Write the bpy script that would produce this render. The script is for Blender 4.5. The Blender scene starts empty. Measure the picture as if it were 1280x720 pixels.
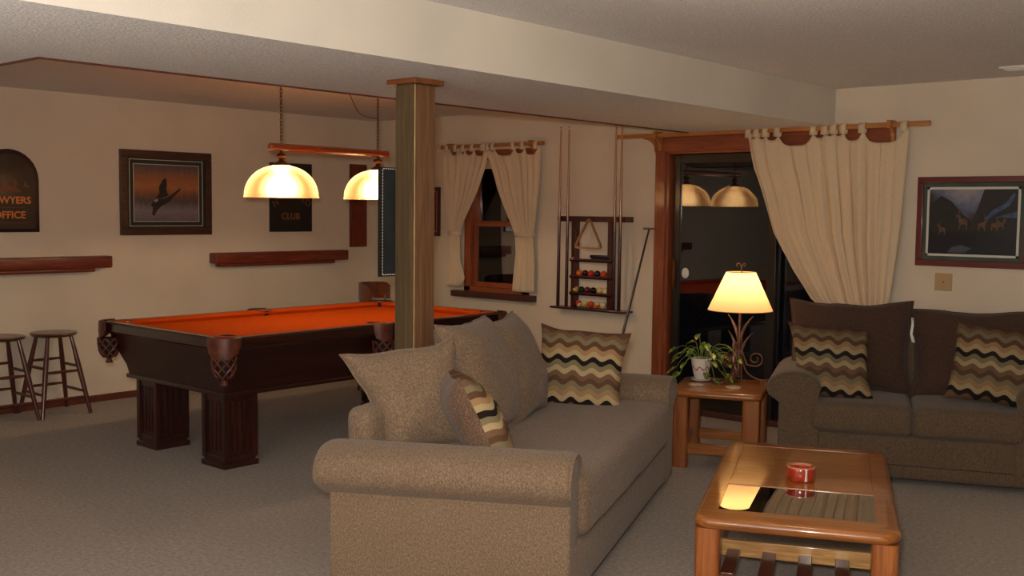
import bpy, bmesh, math, random
from mathutils import Vector, Matrix, noise
PI=math.pi
random.seed(7)
COL=bpy.context.scene.collection
SC=bpy.context.scene
# ------------------------------------------------------------------ camera solve of the room
CAM=Vector((8.1076,-7.1623,1.5616)); YAW,PIT,ROL,FPX=-.7184,-.0713,.0114,1336.95
PHI=math.radians(22.8)                       # the seating group is turned against the room
Bv=Vector((math.cos(PHI),math.sin(PHI),0)); Av=Vector((-math.sin(PHI),math.cos(PHI),0))
def ab(b,a,z=0): p=CAM+Bv*b+Av*a; return Vector((p.x,p.y,z))

# ------------------------------------------------------------------ mesh collector
class MB:
    def __init__(s): s.v=[]; s.f=[]; s.m=[]; s.mi=0; s.bv=False
    def add(s,vs,fs,T=None):
        o=len(s.v)
        for p in vs:
            p=Vector(p); s.v.append(T@p if T else p)
        for f in fs: s.f.append(tuple(i+o for i in f)); s.m.append(s.mi)
    def box(s,x0,x1,y0,y1,z0,z1,bev=0,seg=2,T=None):
        bm=bmesh.new(); bmesh.ops.create_cube(bm,size=1)
        for v in bm.verts:
            v.co=Vector(((x0+x1)/2+v.co.x*(x1-x0),(y0+y1)/2+v.co.y*(y1-y0),(z0+z1)/2+v.co.z*(z1-z0)))
        if bev: bmesh.ops.bevel(bm,geom=bm.edges[:],offset=bev,segments=seg,profile=.5,affect='EDGES'); s.bv=True
        s.bm(bm,T)
    def bm(s,bm,T=None):
        bm.verts.index_update()
        s.add([v.co.copy() for v in bm.verts],[[v.index for v in f.verts] for f in bm.faces],T); bm.free()
    def tube(s,pts,r,seg=8,cap=True,T=None):
        pts=[Vector(p) for p in pts]; n=len(pts)
        rs=r if isinstance(r,(list,tuple)) else [r]*n
        t0=(pts[1]-pts[0]).normalized()
        up=Vector((0,0,1)) if abs(t0.z)<.9 else Vector((1,0,0))
        nrm=(up-t0*up.dot(t0)).normalized(); vs=[]; fs=[]
        for i,p in enumerate(pts):
            t=((pts[min(i+1,n-1)]-pts[max(i-1,0)])).normalized()
            nrm=(nrm-t*nrm.dot(t)).normalized(); b=t.cross(nrm)
            for k in range(seg):
                a=2*PI*k/seg; vs.append(p+(nrm*math.cos(a)+b*math.sin(a))*rs[i])
        for i in range(n-1):
            for k in range(seg):
                k2=(k+1)%seg; fs.append((i*seg+k,i*seg+k2,(i+1)*seg+k2,(i+1)*seg+k))
        if cap: fs.append(tuple(range(seg))[::-1]); fs.append(tuple((n-1)*seg+k for k in range(seg)))
        s.add(vs,fs,T)
    def lathe(s,prof,c=(0,0,0),seg=32,T=None,capb=False,capt=False):
        vs=[];fs=[];n=len(prof);c=Vector(c)
        for r,z in prof:
            for k in range(seg):
                a=2*PI*k/seg; vs.append(c+Vector((r*math.cos(a),r*math.sin(a),z)))
        for i in range(n-1):
            for k in range(seg):
                k2=(k+1)%seg; fs.append((i*seg+k,i*seg+k2,(i+1)*seg+k2,(i+1)*seg+k))
        if capb: fs.append(tuple(range(seg))[::-1])
        if capt: fs.append(tuple((n-1)*seg+k for k in range(seg)))
        s.add(vs,fs,T)
    def prism(s,out,z0,z1,T=None,bev=0,seg=2):
        n=len(out)
        if bev:
            bm=bmesh.new(); a=[bm.verts.new((x,y,z0)) for x,y in out]; b=[bm.verts.new((x,y,z1)) for x,y in out]
            bm.faces.new(a[::-1]); bm.faces.new(b)
            for i in range(n): bm.faces.new((a[i],a[(i+1)%n],b[(i+1)%n],b[i]))
            es=[e for e in bm.edges if (e.verts[0].co.z==e.verts[1].co.z)]
            bmesh.ops.bevel(bm,geom=es,offset=bev,segments=seg,profile=.5,affect='EDGES'); s.bm(bm,T); return
        vs=[(x,y,z0) for x,y in out]+[(x,y,z1) for x,y in out]
        fs=[tuple(range(n))[::-1],tuple(range(n,2*n))]+[(i,(i+1)%n,(i+1)%n+n,i+n) for i in range(n)]
        s.add(vs,fs,T)
    def loops(s,lps,closed=True,capb=False,capt=False,T=None):
        n=len(lps[0]); vs=[p for l in lps for p in l]; fs=[]
        for i in range(len(lps)-1):
            for k in range(n if closed else n-1):
                k2=(k+1)%n; fs.append((i*n+k,i*n+k2,(i+1)*n+k2,(i+1)*n+k))
        if capb: fs.append(tuple(range(n))[::-1])
        if capt: fs.append(tuple((len(lps)-1)*n+k for k in range(n)))
        s.add(vs,fs,T)
    def ball(s,c,r,seg=16,sc=(1,1,1),T=None):
        bm=bmesh.new(); bmesh.ops.create_uvsphere(bm,u_segments=seg,v_segments=max(6,seg//2),radius=r)
        for v in bm.verts: v.co=Vector((v.co.x*sc[0]+c[0],v.co.y*sc[1]+c[1],v.co.z*sc[2]+c[2]))
        s.bm(bm,T)
    def rbox(s,x0,x1,y0,y1,z0,z1,r,crown=(0,0,0),n=14,seed=0,wob=0,T=None):
        """upholstered block: rounded edges, crowned faces, slight unevenness"""
        bm=bmesh.new(); bmesh.ops.create_cube(bm,size=2); bmesh.ops.subdivide_edges(bm,edges=bm.edges[:],cuts=n,use_grid_fill=True)
        h=Vector(((x1-x0)/2,(y1-y0)/2,(z1-z0)/2)); c=Vector(((x0+x1)/2,(y0+y1)/2,(z0+z1)/2))
        def w(t): return math.copysign(1-(1-abs(t))**1.6,t)
        for v in bm.verts:
            q=Vector((w(v.co.x),w(v.co.y),w(v.co.z))); p=Vector((q.x*h.x,q.y*h.y,q.z*h.z))
            inn=Vector([max(-(h[i]-r),min(h[i]-r,p[i])) for i in range(3)]); d=p-inn
            if d.length>1e-9: p=inn+d.normalized()*r
            k=[(1-q[i]**2) for i in range(3)]
            p.x+=crown[0]*q.x*k[1]*k[2]; p.y+=crown[1]*q.y*k[0]*k[2]; p.z+=crown[2]*q.z*k[0]*k[1]
            if wob: p+=nvec(p*5+Vector((seed,0,0)))*wob
            v.co=p+c
        s.bm(bm,T)
    def build(s,name,mats,parent=None,smooth=35,solid=0):
        me=bpy.data.meshes.new(name); me.from_pydata([tuple(v) for v in s.v],[],s.f); me.update()
        if not isinstance(mats,(list,tuple)): mats=[mats]
        for m in mats: me.materials.append(m)
        for i,p in enumerate(me.polygons): p.material_index=min(s.m[i],len(mats)-1); p.use_smooth=True
        bm=bmesh.new(); bm.from_mesh(me); bmesh.ops.recalc_face_normals(bm,faces=bm.faces[:]); bm.to_mesh(me); bm.free()
        me.set_sharp_from_angle(angle=math.radians(20 if s.bv and smooth==35 else smooth))
        o=bpy.data.objects.new(name,me); COL.objects.link(o)
        if parent: o.parent=parent
        if solid:
            md=o.modifiers.new('thick','SOLIDIFY'); md.thickness=solid; md.offset=0
        return o
def nvec(p):
    return Vector((noise.noise(p),noise.noise(p+Vector((31.7,5.3,11.9))),noise.noise(p+Vector((-17.1,43.3,7.7)))))
def tag(o,label,cat,group=None):
    o['label']=label; o['category']=cat
    if group: o['group']=group
    return o
def thing(name,label,cat,loc=(0,0,0),rz=0,group=None):
    o=bpy.data.objects.new(name,None); o.empty_display_size=.1; COL.objects.link(o); o.location=loc; o.rotation_euler=(0,0,rz)
    return tag(o,label,cat,group)
def struct(o): o['kind']='structure'; return o
def dup(root,loc,rz,label,group=None):
    r=root.copy(); COL.objects.link(r); r.location=loc; r.rotation_euler=(root.rotation_euler.x,root.rotation_euler.y,rz); r['label']=label
    if group: r['group']=group
    for ch in root.children:
        c=ch.copy(); COL.objects.link(c); c.parent=r
        for g in ch.children:
            d=g.copy(); COL.objects.link(d); d.parent=c
    return r
def TR(loc=(0,0,0),rz=0,rx=0,ry=0):
    return Matrix.Translation(Vector(loc))@Matrix.Rotation(rz,4,'Z')@Matrix.Rotation(ry,4,'Y')@Matrix.Rotation(rx,4,'X')
def smooth_path(pts,n=6):
    pts=[Vector(p) for p in pts]; out=[]
    for i in range(len(pts)-1):
        p0=pts[max(i-1,0)];p1=pts[i];p2=pts[i+1];p3=pts[min(i+2,len(pts)-1)]
        for k in range(n):
            t=k/n; out.append(.5*((2*p1)+(p2-p0)*t+(2*p0-5*p1+4*p2-p3)*t*t+(-p0+3*p1-3*p2+p3)*t**3))
    out.append(pts[-1]); return out
def interp(tab,x):
    if x<=tab[0][0]: return tab[0][1]
    for (a,b),(c,d) in zip(tab,tab[1:]):
        if x<=c: t=(x-a)/(c-a); return b+(d-b)*t
    return tab[-1][1]

# ------------------------------------------------------------------ materials
def lin(c): return tuple((x/255/12.92 if x/255<=.04045 else ((x/255+.055)/1.055)**2.4) for x in c)+(1,)
class NT:
    def __init__(s,name):
        s.mat=bpy.data.materials.new(name); s.mat.use_nodes=True; s.t=s.mat.node_tree; s.n=s.t.nodes
        s.b=s.n['Principled BSDF']; s.out=s.n['Material Output']; s.tc=s.n.new('ShaderNodeTexCoord')
    def new(s,k,**kw):
        o=s.n.new(k)
        for a,b in kw.items(): setattr(o,a,b)
        return o
    def L(s,a,b): s.t.links.new(a,b)
    def mapping(s,scale=(1,1,1),rot=(0,0,0)):
        m=s.new('ShaderNodeMapping'); m.inputs['Scale'].default_value=scale; m.inputs['Rotation'].default_value=rot
        s.L(s.tc.outputs['Object'],m.inputs['Vector']); return m.outputs['Vector']
    def noise(s,scale,detail=2,vec=None,rough=.5,dist=0):
        o=s.new('ShaderNodeTexNoise'); o.inputs['Scale'].default_value=scale; o.inputs['Detail'].default_value=detail
        o.inputs['Roughness'].default_value=rough; o.inputs['Distortion'].default_value=dist
        s.L(vec or s.tc.outputs['Object'],o.inputs['Vector']); return o.outputs['Fac']
    def ramp(s,fac,stops,const=False):
        r=s.new('ShaderNodeValToRGB'); e=r.color_ramp.elements
        while len(e)>1: e.remove(e[0])
        e[0].position=stops[0][0]; e[0].color=lin(stops[0][1])
        for p,c in stops[1:]: q=e.new(p); q.color=lin(c)
        if const: r.color_ramp.interpolation='CONSTANT'
        s.L(fac,r.inputs['Fac']); return r.outputs['Color']
    def bump(s,h,strength=.3,dist=.01):
        b=s.new('ShaderNodeBump'); b.inputs['Strength'].default_value=strength; b.inputs['Distance'].default_value=dist
        s.L(h,b.inputs['Height']); s.L(b.outputs['Normal'],s.b.inputs['Normal'])
    def math(s,op,a,b=None,c=None):
        m=s.new('ShaderNodeMath',operation=op)
        for i,x in enumerate((a,b,c)):
            if x is None: continue
            if isinstance(x,(int,float)): m.inputs[i].default_value=x
            else: s.L(x,m.inputs[i])
        return m.outputs[0]
    def mix(s,f,a,b):
        m=s.new('ShaderNodeMix',data_type='RGBA'); 
        if isinstance(f,(int,float)): m.inputs[0].default_value=f
        else: s.L(f,m.inputs[0])
        for k,x in ((6,a),(7,b)):
            if isinstance(x,tuple): m.inputs[k].default_value=x
            else: s.L(x,m.inputs[k])
        return m.outputs[2]
def plain(name,c,rough=.5,metal=0,coat=0,var=0,vs=8,spec=None):
    t=NT(name)
    if var:
        c2=tuple(max(0,x*(1-var)) for x in c); f=t.noise(vs,3)
        t.L(t.ramp(f,[(.3,c2),(.7,c)]),t.b.inputs['Base Color'])
    else: t.b.inputs['Base Color'].default_value=lin(c)
    t.b.inputs['Roughness'].default_value=rough; t.b.inputs['Metallic'].default_value=metal
    if coat: t.b.inputs['Coat Weight'].default_value=coat; t.b.inputs['Coat Roughness'].default_value=.12
    if spec is not None: t.b.inputs['Specular IOR Level'].default_value=spec
    return t.mat
def wood(name,c1,c2,axis='x',rough=.35,coat=.4,freq=1.,croughness=.1):
    t=NT(name); lo,hi=3*freq,60*freq
    sc={'x':(lo,hi,hi),'y':(hi,lo,hi),'z':(hi,hi,lo)}[axis]
    v=t.mapping(sc); f=t.noise(1.,5,v,.6,1.5); big=t.noise(3*freq,2,t.mapping({'x':(.6,6,6),'y':(6,.6,6),'z':(6,6,.6)}[axis]),.5,.8)
    s=t.math('ADD',t.math('MULTIPLY',f,.65),t.math('MULTIPLY',big,.35))
    t.L(t.ramp(s,[(.33,c1),(.5,tuple((a+b)/2 for a,b in zip(c1,c2))),(.64,c2)]),t.b.inputs['Base Color'])
    t.b.inputs['Roughness'].default_value=rough; t.b.inputs['Coat Weight'].default_value=coat; t.b.inputs['Coat Roughness'].default_value=croughness
    t.bump(f,.08,.002); return t.mat
def fabric(name,c1,c2,c3,scale=220,rough=.95):
    t=NT(name)
    v=t.mapping((1,1,.6)); f=t.noise(scale,2,v,.7); g=t.noise(scale*.45,2,v,.7); big=t.noise(5,3)
    s=t.math('ADD',t.math('MULTIPLY',f,.6),t.math('MULTIPLY',g,.4))
    col=t.ramp(s,[(.36,c1),(.5,c2),(.62,c3)])
    dk=t.mix(t.math('MULTIPLY',big,.25),col,lin(c1)); t.L(dk,t.b.inputs['Base Color'])
    t.b.inputs['Roughness'].default_value=rough; t.b.inputs['Sheen Weight'].default_value=.15; t.b.inputs['Specular IOR Level'].default_value=.15
    t.bump(s,.5,.003); return t.mat
M={}
def wallmat(name,c,bs=160,bst=.12):
    t=NT(name); f=t.noise(bs,3); big=t.noise(1.3,3)
    c2=tuple(x*.93 for x in c); t.L(t.ramp(big,[(.3,c2),(.7,c)]),t.b.inputs['Base Color'])
    t.b.inputs['Roughness'].default_value=.8; t.b.inputs['Specular IOR Level'].default_value=.2; t.bump(f,bst,.004); return t.mat
M['wall']=wallmat('wall_paint',(222,208,188))
M['beamface']=wallmat('beam_paint',(226,218,204))
def popcorn():
    t=NT('popcorn_ceiling'); v=t.new('ShaderNodeTexVoronoi'); v.inputs['Scale'].default_value=75; t.L(t.tc.outputs['Object'],v.inputs['Vector'])
    f=t.noise(120,4,None,.7); s=t.math('ADD',t.math('MULTIPLY',v.outputs['Distance'],-.7),f)
    t.L(t.ramp(f,[(.35,(218,215,214)),(.6,(248,246,245))]),t.b.inputs['Base Color']); t.b.inputs['Roughness'].default_value=.95
    t.b.inputs['Specular IOR Level'].default_value=.1; t.bump(s,.9,.008); return t.mat
M['popcorn']=popcorn()
def carpet():
    t=NT('carpet'); f=t.noise(170,3,None,.75); g=t.noise(45,3,None,.6); big=t.noise(1.6,3)
    s=t.math('ADD',t.math('MULTIPLY',f,.65),t.math('MULTIPLY',g,.35))
    c=t.ramp(s,[(.36,(112,102,94)),(.5,(152,140,129)),(.64,(190,178,164))])
    t.L(t.mix(t.math('MULTIPLY',big,.3),c,lin((126,113,103))),t.b.inputs['Base Color'])
    t.b.inputs['Roughness'].default_value=1; t.b.inputs['Specular IOR Level'].default_value=.05; t.b.inputs['Sheen Weight'].default_value=.2
    t.bump(s,.8,.008); return t.mat
M['carpet']=carpet()
M['sofa']=fabric('sofa_tweed',(96,78,63),(126,105,85),(160,138,114),330)
M['love']=fabric('loveseat_tweed_shaded',(74,60,48),(96,80,64),(120,102,82),330)  # sofa tweed darkened; the weaker light over there put into its colour
M['lovecush']=fabric('loveseat_brown_cushion',(56,40,33),(72,53,44),(88,68,56),330)
M['pillowback']=fabric('pillow_back_tweed',(78,58,48),(108,84,68),(140,114,94),330)
def waves(name,mul=1.):
    t=NT(name); sp=t.new('ShaderNodeSeparateXYZ'); t.L(t.tc.outputs['Object'],sp.inputs[0])
    x=sp.outputs['X']; z=sp.outputs['Z']
    w=t.math('SINE',t.math('MULTIPLY',x,2*PI/.098)); ab_=t.math('MULTIPLY',w,.0125)
    w2=t.math('MULTIPLY',t.math('SINE',t.math('ADD',t.math('MULTIPLY',x,2*PI/.196),t.math('MULTIPLY',z,9))),.004)
    u=t.math('ADD',t.math('ADD',z,ab_),w2); n=t.math('MULTIPLY_ADD',u,1/.46,.5)
    tan=(176,140,98);olive=(140,128,96);br=(104,74,54);bl=(26,20,20);cr=(196,172,128);tp=(128,98,74)
    seq=[bl,cr,olive,tp,br,tan,cr,tp,bl,olive,tan,br,cr,olive,bl,tp,tan,olive,br,cr,tp]
    seq=[tp,bl,cr,tan,olive,br,tp,cr,olive,bl,cr,tan,br,olive,tp,br]
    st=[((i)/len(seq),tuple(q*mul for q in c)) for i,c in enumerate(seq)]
    col=t.ramp(n,st,True); f=t.noise(300,2)
    t.L(t.mix(t.math('MULTIPLY',f,.3),col,lin((60,46,36))),t.b.inputs['Base Color']); t.b.inputs['Roughness'].default_value=.85
    t.b.inputs['Specular IOR Level'].default_value=.2; t.bump(f,.4,.003); return t.mat
M['waves']=waves('wave_stripe_fabric'); M['waves2']=waves('wave_stripe_fabric_shaded',.8)  # second one is the same print with the loveseat's shade put into its colour
M['oak']=wood('honey_oak',(122,68,26),(178,112,50),'y',.3,.7,1.,.06)
M['oakx']=wood('honey_oak_cross',(122,68,26),(178,112,50),'x',.3,.7,1.,.06)
M['oakz']=wood('honey_oak_leg',(118,62,26),(166,98,44),'z',.35,.5,1.,.12)
M['oaklight']=wood('light_oak',(150,104,56),(214,168,104),'x',.4,.3,1.4)
M['walnutslat']=wood('dark_slat',(64,26,18),(96,44,28),'y',.4,.3)
M['pine']=wood('amber_pine',(150,92,40),(190,126,64),'x',.5,.1,.7)
M['post']=wood('barn_post_wood',(80,60,42),(124,96,66),'z',.6,.05,.6)
M['postcap']=wood('post_cap_wood',(112,60,30),(150,90,46),'x',.5,.2)
M['shelf']=wood('cherry_ledge',(86,28,16),(132,52,28),'y',.4,.3)
M['casing']=wood('cedar_casing',(112,52,28),(160,84,44),'z',.5,.2,.7)
M['casingx']=wood('cedar_casing_cross',(112,52,28),(160,84,44),'x',.5,.2,.7)
M['sill']=wood('dark_sill',(58,28,22),(84,44,32),'x',.5,.2)
M['mahog']=wood('mahogany_table',(30,12,10),(58,22,16),'y',.28,.7,.8)
M['mahogz']=wood('mahogany_leg',(34,13,10),(70,28,20),'z',.35,.4,.8)
M['rackwood']=wood('rack_mahogany',(52,16,18),(84,28,28),'z',.35,.4)
M['stool']=wood('stool_wood',(62,26,22),(98,46,36),'z',.35,.5)
M['stoolseat']=wood('stool_seat_wood',(66,34,24),(100,58,40),'x',.35,.5)
M['chair']=wood('captain_chair_wood',(78,34,16),(120,58,28),'x',.35,.5)
M['lampbar']=wood('varnished_lamp_bar',(120,44,18),(170,76,34),'y',.2,1.,.7,.05)
M['base']=wood('baseboard_wood',(84,36,26),(116,58,40),'y',.5,.2)
M['leather']=plain('pocket_leather',(112,56,40),.45,0,.2,.35,20)
M['hole']=plain('pocket_lining',(14,9,8),.8)
M['iron']=plain('bronze_iron',(134,92,70),.42,.6,0,.3,30)
M['brass']=plain('aged_brass',(130,88,56),.35,.9,0,.3,30)
M['black']=plain('black_plastic',(14,13,14),.4)
M['white']=plain('white_plastic',(225,222,214),.45)
M['blackfr']=plain('black_frame',(26,24,22),.35,0,.3)
def cloth():
    t=NT('orange_billiard_cloth'); f=t.noise(400,2); t.L(t.ramp(f,[(.3,(172,66,8)),(.7,(188,74,10))]),t.b.inputs['Base Color'])
    t.b.inputs['Roughness'].default_value=.9; t.b.inputs['Specular IOR Level'].default_value=.05; t.bump(f,.1,.001); return t.mat
M['cloth']=cloth()
def glass(name,refl=.07,tint=(1,1,1)):
    t=NT(name); t.n.remove(t.b); tr=t.new('ShaderNodeBsdfTransparent'); gl=t.new('ShaderNodeBsdfGlossy'); mx=t.new('ShaderNodeMixShader'); fr=t.new('ShaderNodeFresnel')
    fr.inputs['IOR'].default_value=1.5; tr.inputs['Color'].default_value=(*tint,1); gl.inputs['Roughness'].default_value=.0
    m=t.math('MULTIPLY_ADD',fr.outputs[0],1.,refl); t.L(m,mx.inputs[0]); t.L(tr.outputs[0],mx.inputs[1]); t.L(gl.outputs[0],mx.inputs[2]); t.L(mx.outputs[0],t.out.inputs['Surface']); return t.mat
M['glass']=glass('window_glass',.01); M['tableglass']=glass('table_glass',.32,(.7,.75,.72))
def shade(name,c,c2,rib=0,emit=0.,trans=.6):
    t=NT(name); t.n.remove(t.b); d=t.new('ShaderNodeBsdfDiffuse'); tl=t.new('ShaderNodeBsdfTranslucent'); mx=t.new('ShaderNodeMixShader'); gl=t.new('ShaderNodeBsdfGlossy')
    d.inputs['Color'].default_value=lin(c2); tl.inputs['Color'].default_value=lin(c); mx.inputs[0].default_value=trans
    t.L(d.outputs[0],mx.inputs[1]); t.L(tl.outputs[0],mx.inputs[2]); m2=t.new('ShaderNodeMixShader'); m2.inputs[0].default_value=.06 if rib else 0.0
    gl.inputs['Roughness'].default_value=.1; t.L(mx.outputs[0],m2.inputs[1]); t.L(gl.outputs[0],m2.inputs[2]); last=m2.outputs[0]
    if rib:
        tp=t.new('ShaderNodeBsdfRefraction'); tp.inputs['Color'].default_value=(1,.8,.5,1); tp.inputs['Roughness'].default_value=.9; tp.inputs['IOR'].default_value=1.4; m3=t.new('ShaderNodeMixShader'); m3.inputs[0].default_value=.25; t.L(last,m3.inputs[1]); t.L(tp.outputs[0],m3.inputs[2]); last=m3.outputs[0]
    if rib:
        sp=t.new('ShaderNodeSeparateXYZ'); t.L(t.tc.outputs['Object'],sp.inputs[0]); a=t.math('ARCTAN2',sp.outputs['Y'],sp.outputs['X'])
        s=t.math('SINE',t.math('MULTIPLY',a,rib)); bp=t.new('ShaderNodeBump'); bp.inputs['Strength'].default_value=.5; bp.inputs['Distance'].default_value=.003
        t.L(s,bp.inputs['Height']); 
        for q in (d,gl): t.L(bp.outputs[0],q.inputs['Normal'])
    t.L(last,t.out.inputs['Surface']); return t.mat
M['amber']=shade('amber_prismatic_glass',(172,128,82),(176,126,76),60,0,.5)
M['paper']=shade('linen_lampshade',(250,216,166),(232,208,168),0,0,.7)
def emis(name,c,s):
    t=NT(name); t.b.inputs['Base Color'].default_value=lin(c); t.b.inputs['Emission Color'].default_value=lin(c); t.b.inputs['Emission Strength'].default_value=s; return t.mat
M['bulb']=emis('lit_bulb',(255,214,150),14)
def curtain():
    t=NT('cream_curtain'); t.n.remove(t.b); d=t.new('ShaderNodeBsdfDiffuse'); tl=t.new('ShaderNodeBsdfTranslucent'); mx=t.new('ShaderNodeMixShader'); mx.inputs[0].default_value=.2
    f=t.noise(250,2); c=t.ramp(f,[(.3,(222,200,168)),(.7,(240,220,190))])
    t.L(c,d.inputs['Color']); t.L(c,tl.inputs['Color']); t.L(d.outputs[0],mx.inputs[1]); t.L(tl.outputs[0],mx.inputs[2]); t.L(mx.outputs[0],t.out.inputs['Surface']); return t.mat
M['curtain']=curtain()

# ------------------------------------------------------------------ ROOM
H=2.44; XR=9.4; YF=-9.2; W=.16
def room():
    m=MB(); m.box(-W,XR+W,YF-W,W,-.12,0); struct(m.build('floor',M['carpet']))
    m=MB(); m.box(-W,XR+W,YF-W,W,H,H+.12); struct(m.build('ceiling',M['popcorn']))
    m=MB(); m.box(-W,0,YF,0,0,H); struct(m.build('wall_left',M['wall']))
    m=MB(); m.box(XR,XR+W,YF,0,0,H); struct(m.build('wall_right',M['wall']))
    m=MB(); m.box(-W,XR+W,YF-W,YF,0,H); struct(m.build('wall_front',M['wall']))
    # back wall with a window and a sliding door opening
    m=MB()
    WX0,WX1,WZ0,WZ1=1.34,1.98,.86,2.04; DX0,DX1,DZ0,DZ1=3.45,5.16,.0,2.05
    m.box(-W,WX0,0,W,0,H); m.box(WX0,WX1,0,W,0,WZ0); m.box(WX0,WX1,0,W,WZ1,H); m.box(WX1,DX0,0,W,0,H)
    m.box(DX0,DX1,0,W,DZ1,H); m.box(DX1,XR+W,0,W,0,H); struct(m.build('wall_back',M['wall']))
    # dropped beam and the wider soffit behind the camera's left
    m=MB(); out=[(3.70,0),(3.66,-5.08),(0,-5.08),(0,YF),(4.83,YF),(4.83,0)]
    n=len(out); zb=2.18
    vs=[(x,y,zb) for x,y in out]+[(x,y,H) for x,y in out]
    m.mi=0; m.add(vs,[tuple(range(n))]); m.mi=1; m.add(vs,[(i,(i+1)%n,(i+1)%n+n,i+n) for i in range(n)])
    struct(m.build('trim_1',[M['popcorn'],M['beamface']]))
    m=MB(); m.box(-.008,.004,-5.08,0,2.172,2.186,T=Matrix.Translation((3.70,0,0))@Matrix.Rotation(math.atan2(-.04,5.08)*1,4,'Z'))
    m.box(0,3.66,-5.084,-5.072,2.172,2.186); struct(m.build('trim_2',M['base']))
    m=MB(); m.box(.0,.014,YF,0,0,.055,.003,1); struct(m.build('baseboard_left',M['base']))
    m=MB(); m.box(.014,3.35,-.014,0,0,.055,.003,1); m.box(5.24,XR,-.014,0,0,.055,.003,1); struct(m.build('baseboard_back',M['base']))
    # window: casing, jamb, sashes, panes, sill
    w=bpy.data.objects.new('window_1',None); COL.objects.link(w); struct(w)
    m=MB(); m.box(1.27,1.345,-.02,0,.83,2.1,.003); m.box(1.975,2.05,-.02,0,.83,2.1,.003); m.mi=1; m.box(1.24,2.08,-.024,0,2.04,2.115,.003)
    m.mi=0; m.box(1.34,1.355,0,W,.86,2.04); m.box(1.965,1.98,0,W,.86,2.04); m.mi=1; m.box(1.34,1.98,0,W,2.025,2.04); m.box(1.34,1.98,0,W,.86,.872)
    m.box(1.27,2.05,-.02,.05,.828,.874,.003); m.build('window_frame',[M['casing'],M['casingx']],w)
    for nm,z0,z1,y in (('lower_sash',.872,1.46,.02),('upper_sash',1.43,2.025,.055)):
        m=MB(); m.box(1.355,1.395,y,y+.03,z0,z1,.003); m.box(1.925,1.965,y,y+.03,z0,z1,.003); m.mi=1
        m.box(1.395,1.925,y,y+.03,z0,z0+.045,.003); m.box(1.395,1.925,y,y+.03,z1-.035,z1,.003); s_=m.build(nm,[M['casing'],M['casingx']],w)
        m=MB(); m.box(1.39,1.93,y+.012,y+.016,z0+.04,z1-.03); m.build('pane',M['glass'],s_)
    m=MB()
    for k in range(5): m.box(1.36,1.96,.003,.017,1.945+k*.017,1.961+k*.017,.002)
    m.build('raised_blind',M['curtain'],w)
    m=MB(); m.box(1.15,2.135,-.075,0,.775,.83,.004); m.build('window_sill',M['sill'],w)
    # sliding door
    d=bpy.data.objects.new('door_1',None); COL.objects.link(d); struct(d)
    m=MB(); m.box(3.355,3.45,-.022,0,0,2.05,.004); m.box(5.16,5.24,-.022,0,0,2.05,.004); m.mi=1; m.box(3.345,5.27,-.026,0,2.045,2.155,.004)
    m.mi=0; m.box(3.45,3.475,-.002,W,0,2.05); m.box(5.135,5.16,-.002,W,0,2.05); m.mi=1; m.box(3.475,5.135,0,W,2.025,2.05)
    m.build('door_frame',[M['casing'],M['casingx']],d)
    dk=plain('dark_door_stile',(30,22,20),.4,0,.3)
    m=MB(); m.box(3.45,5.16,-.03,W,0,.045,.004); m.build('threshold',M['sill'],d)
    for nm,x0,x1,y,rot in (('sliding_panel',3.49,4.40,.045,-.0350),('fixed_panel',4.33,5.13,.09,0)):
        T=Matrix.Translation((x0,y,0))@Matrix.Rotation(rot,4,'Z'); w_=x1-x0
        m=MB(); m.box(0,.06,0,.035,.045,2.02,.004,T=T); m.box(w_-.07,w_,0,.035,.045,2.02,.004,T=T); m.box(.06,w_-.07,0,.035,.045,.2,.004,T=T); m.box(.06,w_-.07,0,.035,1.955,2.02,.004,T=T)
        p=m.build(nm,dk,d); m=MB(); m.box(.05,w_-.06,.012,.018,.19,1.96,T=T); m.build('pane',M['glass'],p)
        if rot:
            m=MB(); m.lathe([(0,-.012),(.03,-.012),(.038,-.006),(.038,.0)],seg=24,capt=True,T=T@Matrix.Translation((.12,.010,1.095))@Matrix.Rotation(PI/2,4,'X')@Matrix.Diagonal((.85,1.1,-1,1)))
            h=m.build('thumb_turn',M['white'],p); h['label']='round white plate on the door glass'
            m=MB(); m.box(.018,.04,-.03,0,.97,1.2,.006,T=T); m.build('door_handle',M['brass'],p)
room()

# ceiling vent
m=MB(); m.box(-.13,.13,-.07,.07,-.012,0,.003); 
for i in range(5): m.box(-.11,.11,-.05+i*.022,-.042+i*.022,-.018,-.008)
o=m.build('ceiling_vent',plain('vent_enamel',(226,220,208),.4)); o.location=(6.2,-.46,H); tag(o,'small white slotted vent on the ceiling near the right edge','vent')

# ------------------------------------------------------------------ POST with cap and slate board
PX,PY=4.363,-3.594
t=thing('wooden_post','square rough wooden support post with flat cap under the beam','post',(PX,PY,0))
m=MB(); m.box(-.068,.068,-.068,.068,0,2.155,.004,1); sh=m.build('shaft',[wood('post_front_face',(74,60,40),(112,92,62),'z',.6,.05,.6),wood('post_side_face',(92,62,40),(138,100,64),'z',.6,.05,.6),wood('pale_post_edge',(138,112,72),(190,160,108),'z',.7,0,2)],t)  # front and back faces olive, side faces browner, bevel edges paler
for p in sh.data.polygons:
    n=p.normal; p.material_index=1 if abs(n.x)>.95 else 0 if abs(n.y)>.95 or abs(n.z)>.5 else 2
m=MB(); m.box(-.099,.099,-.095,.095,2.155,2.1795,.003); m.build('cap',M['postcap'],t)
t=thing('score_board','narrow dark slate board in black frame on the side of the post','board',(PX-.0695,PY,0))
m=MB(); m.box(-.022,-.001,-.155,.155,1.245,1.765); 
m.build('frame',M['blackfr'],t)
m=MB(); m.box(-.016,.0,-.147,.147,1.253,1.757,T=Matrix.Translation((0,0,0))); 
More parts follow.
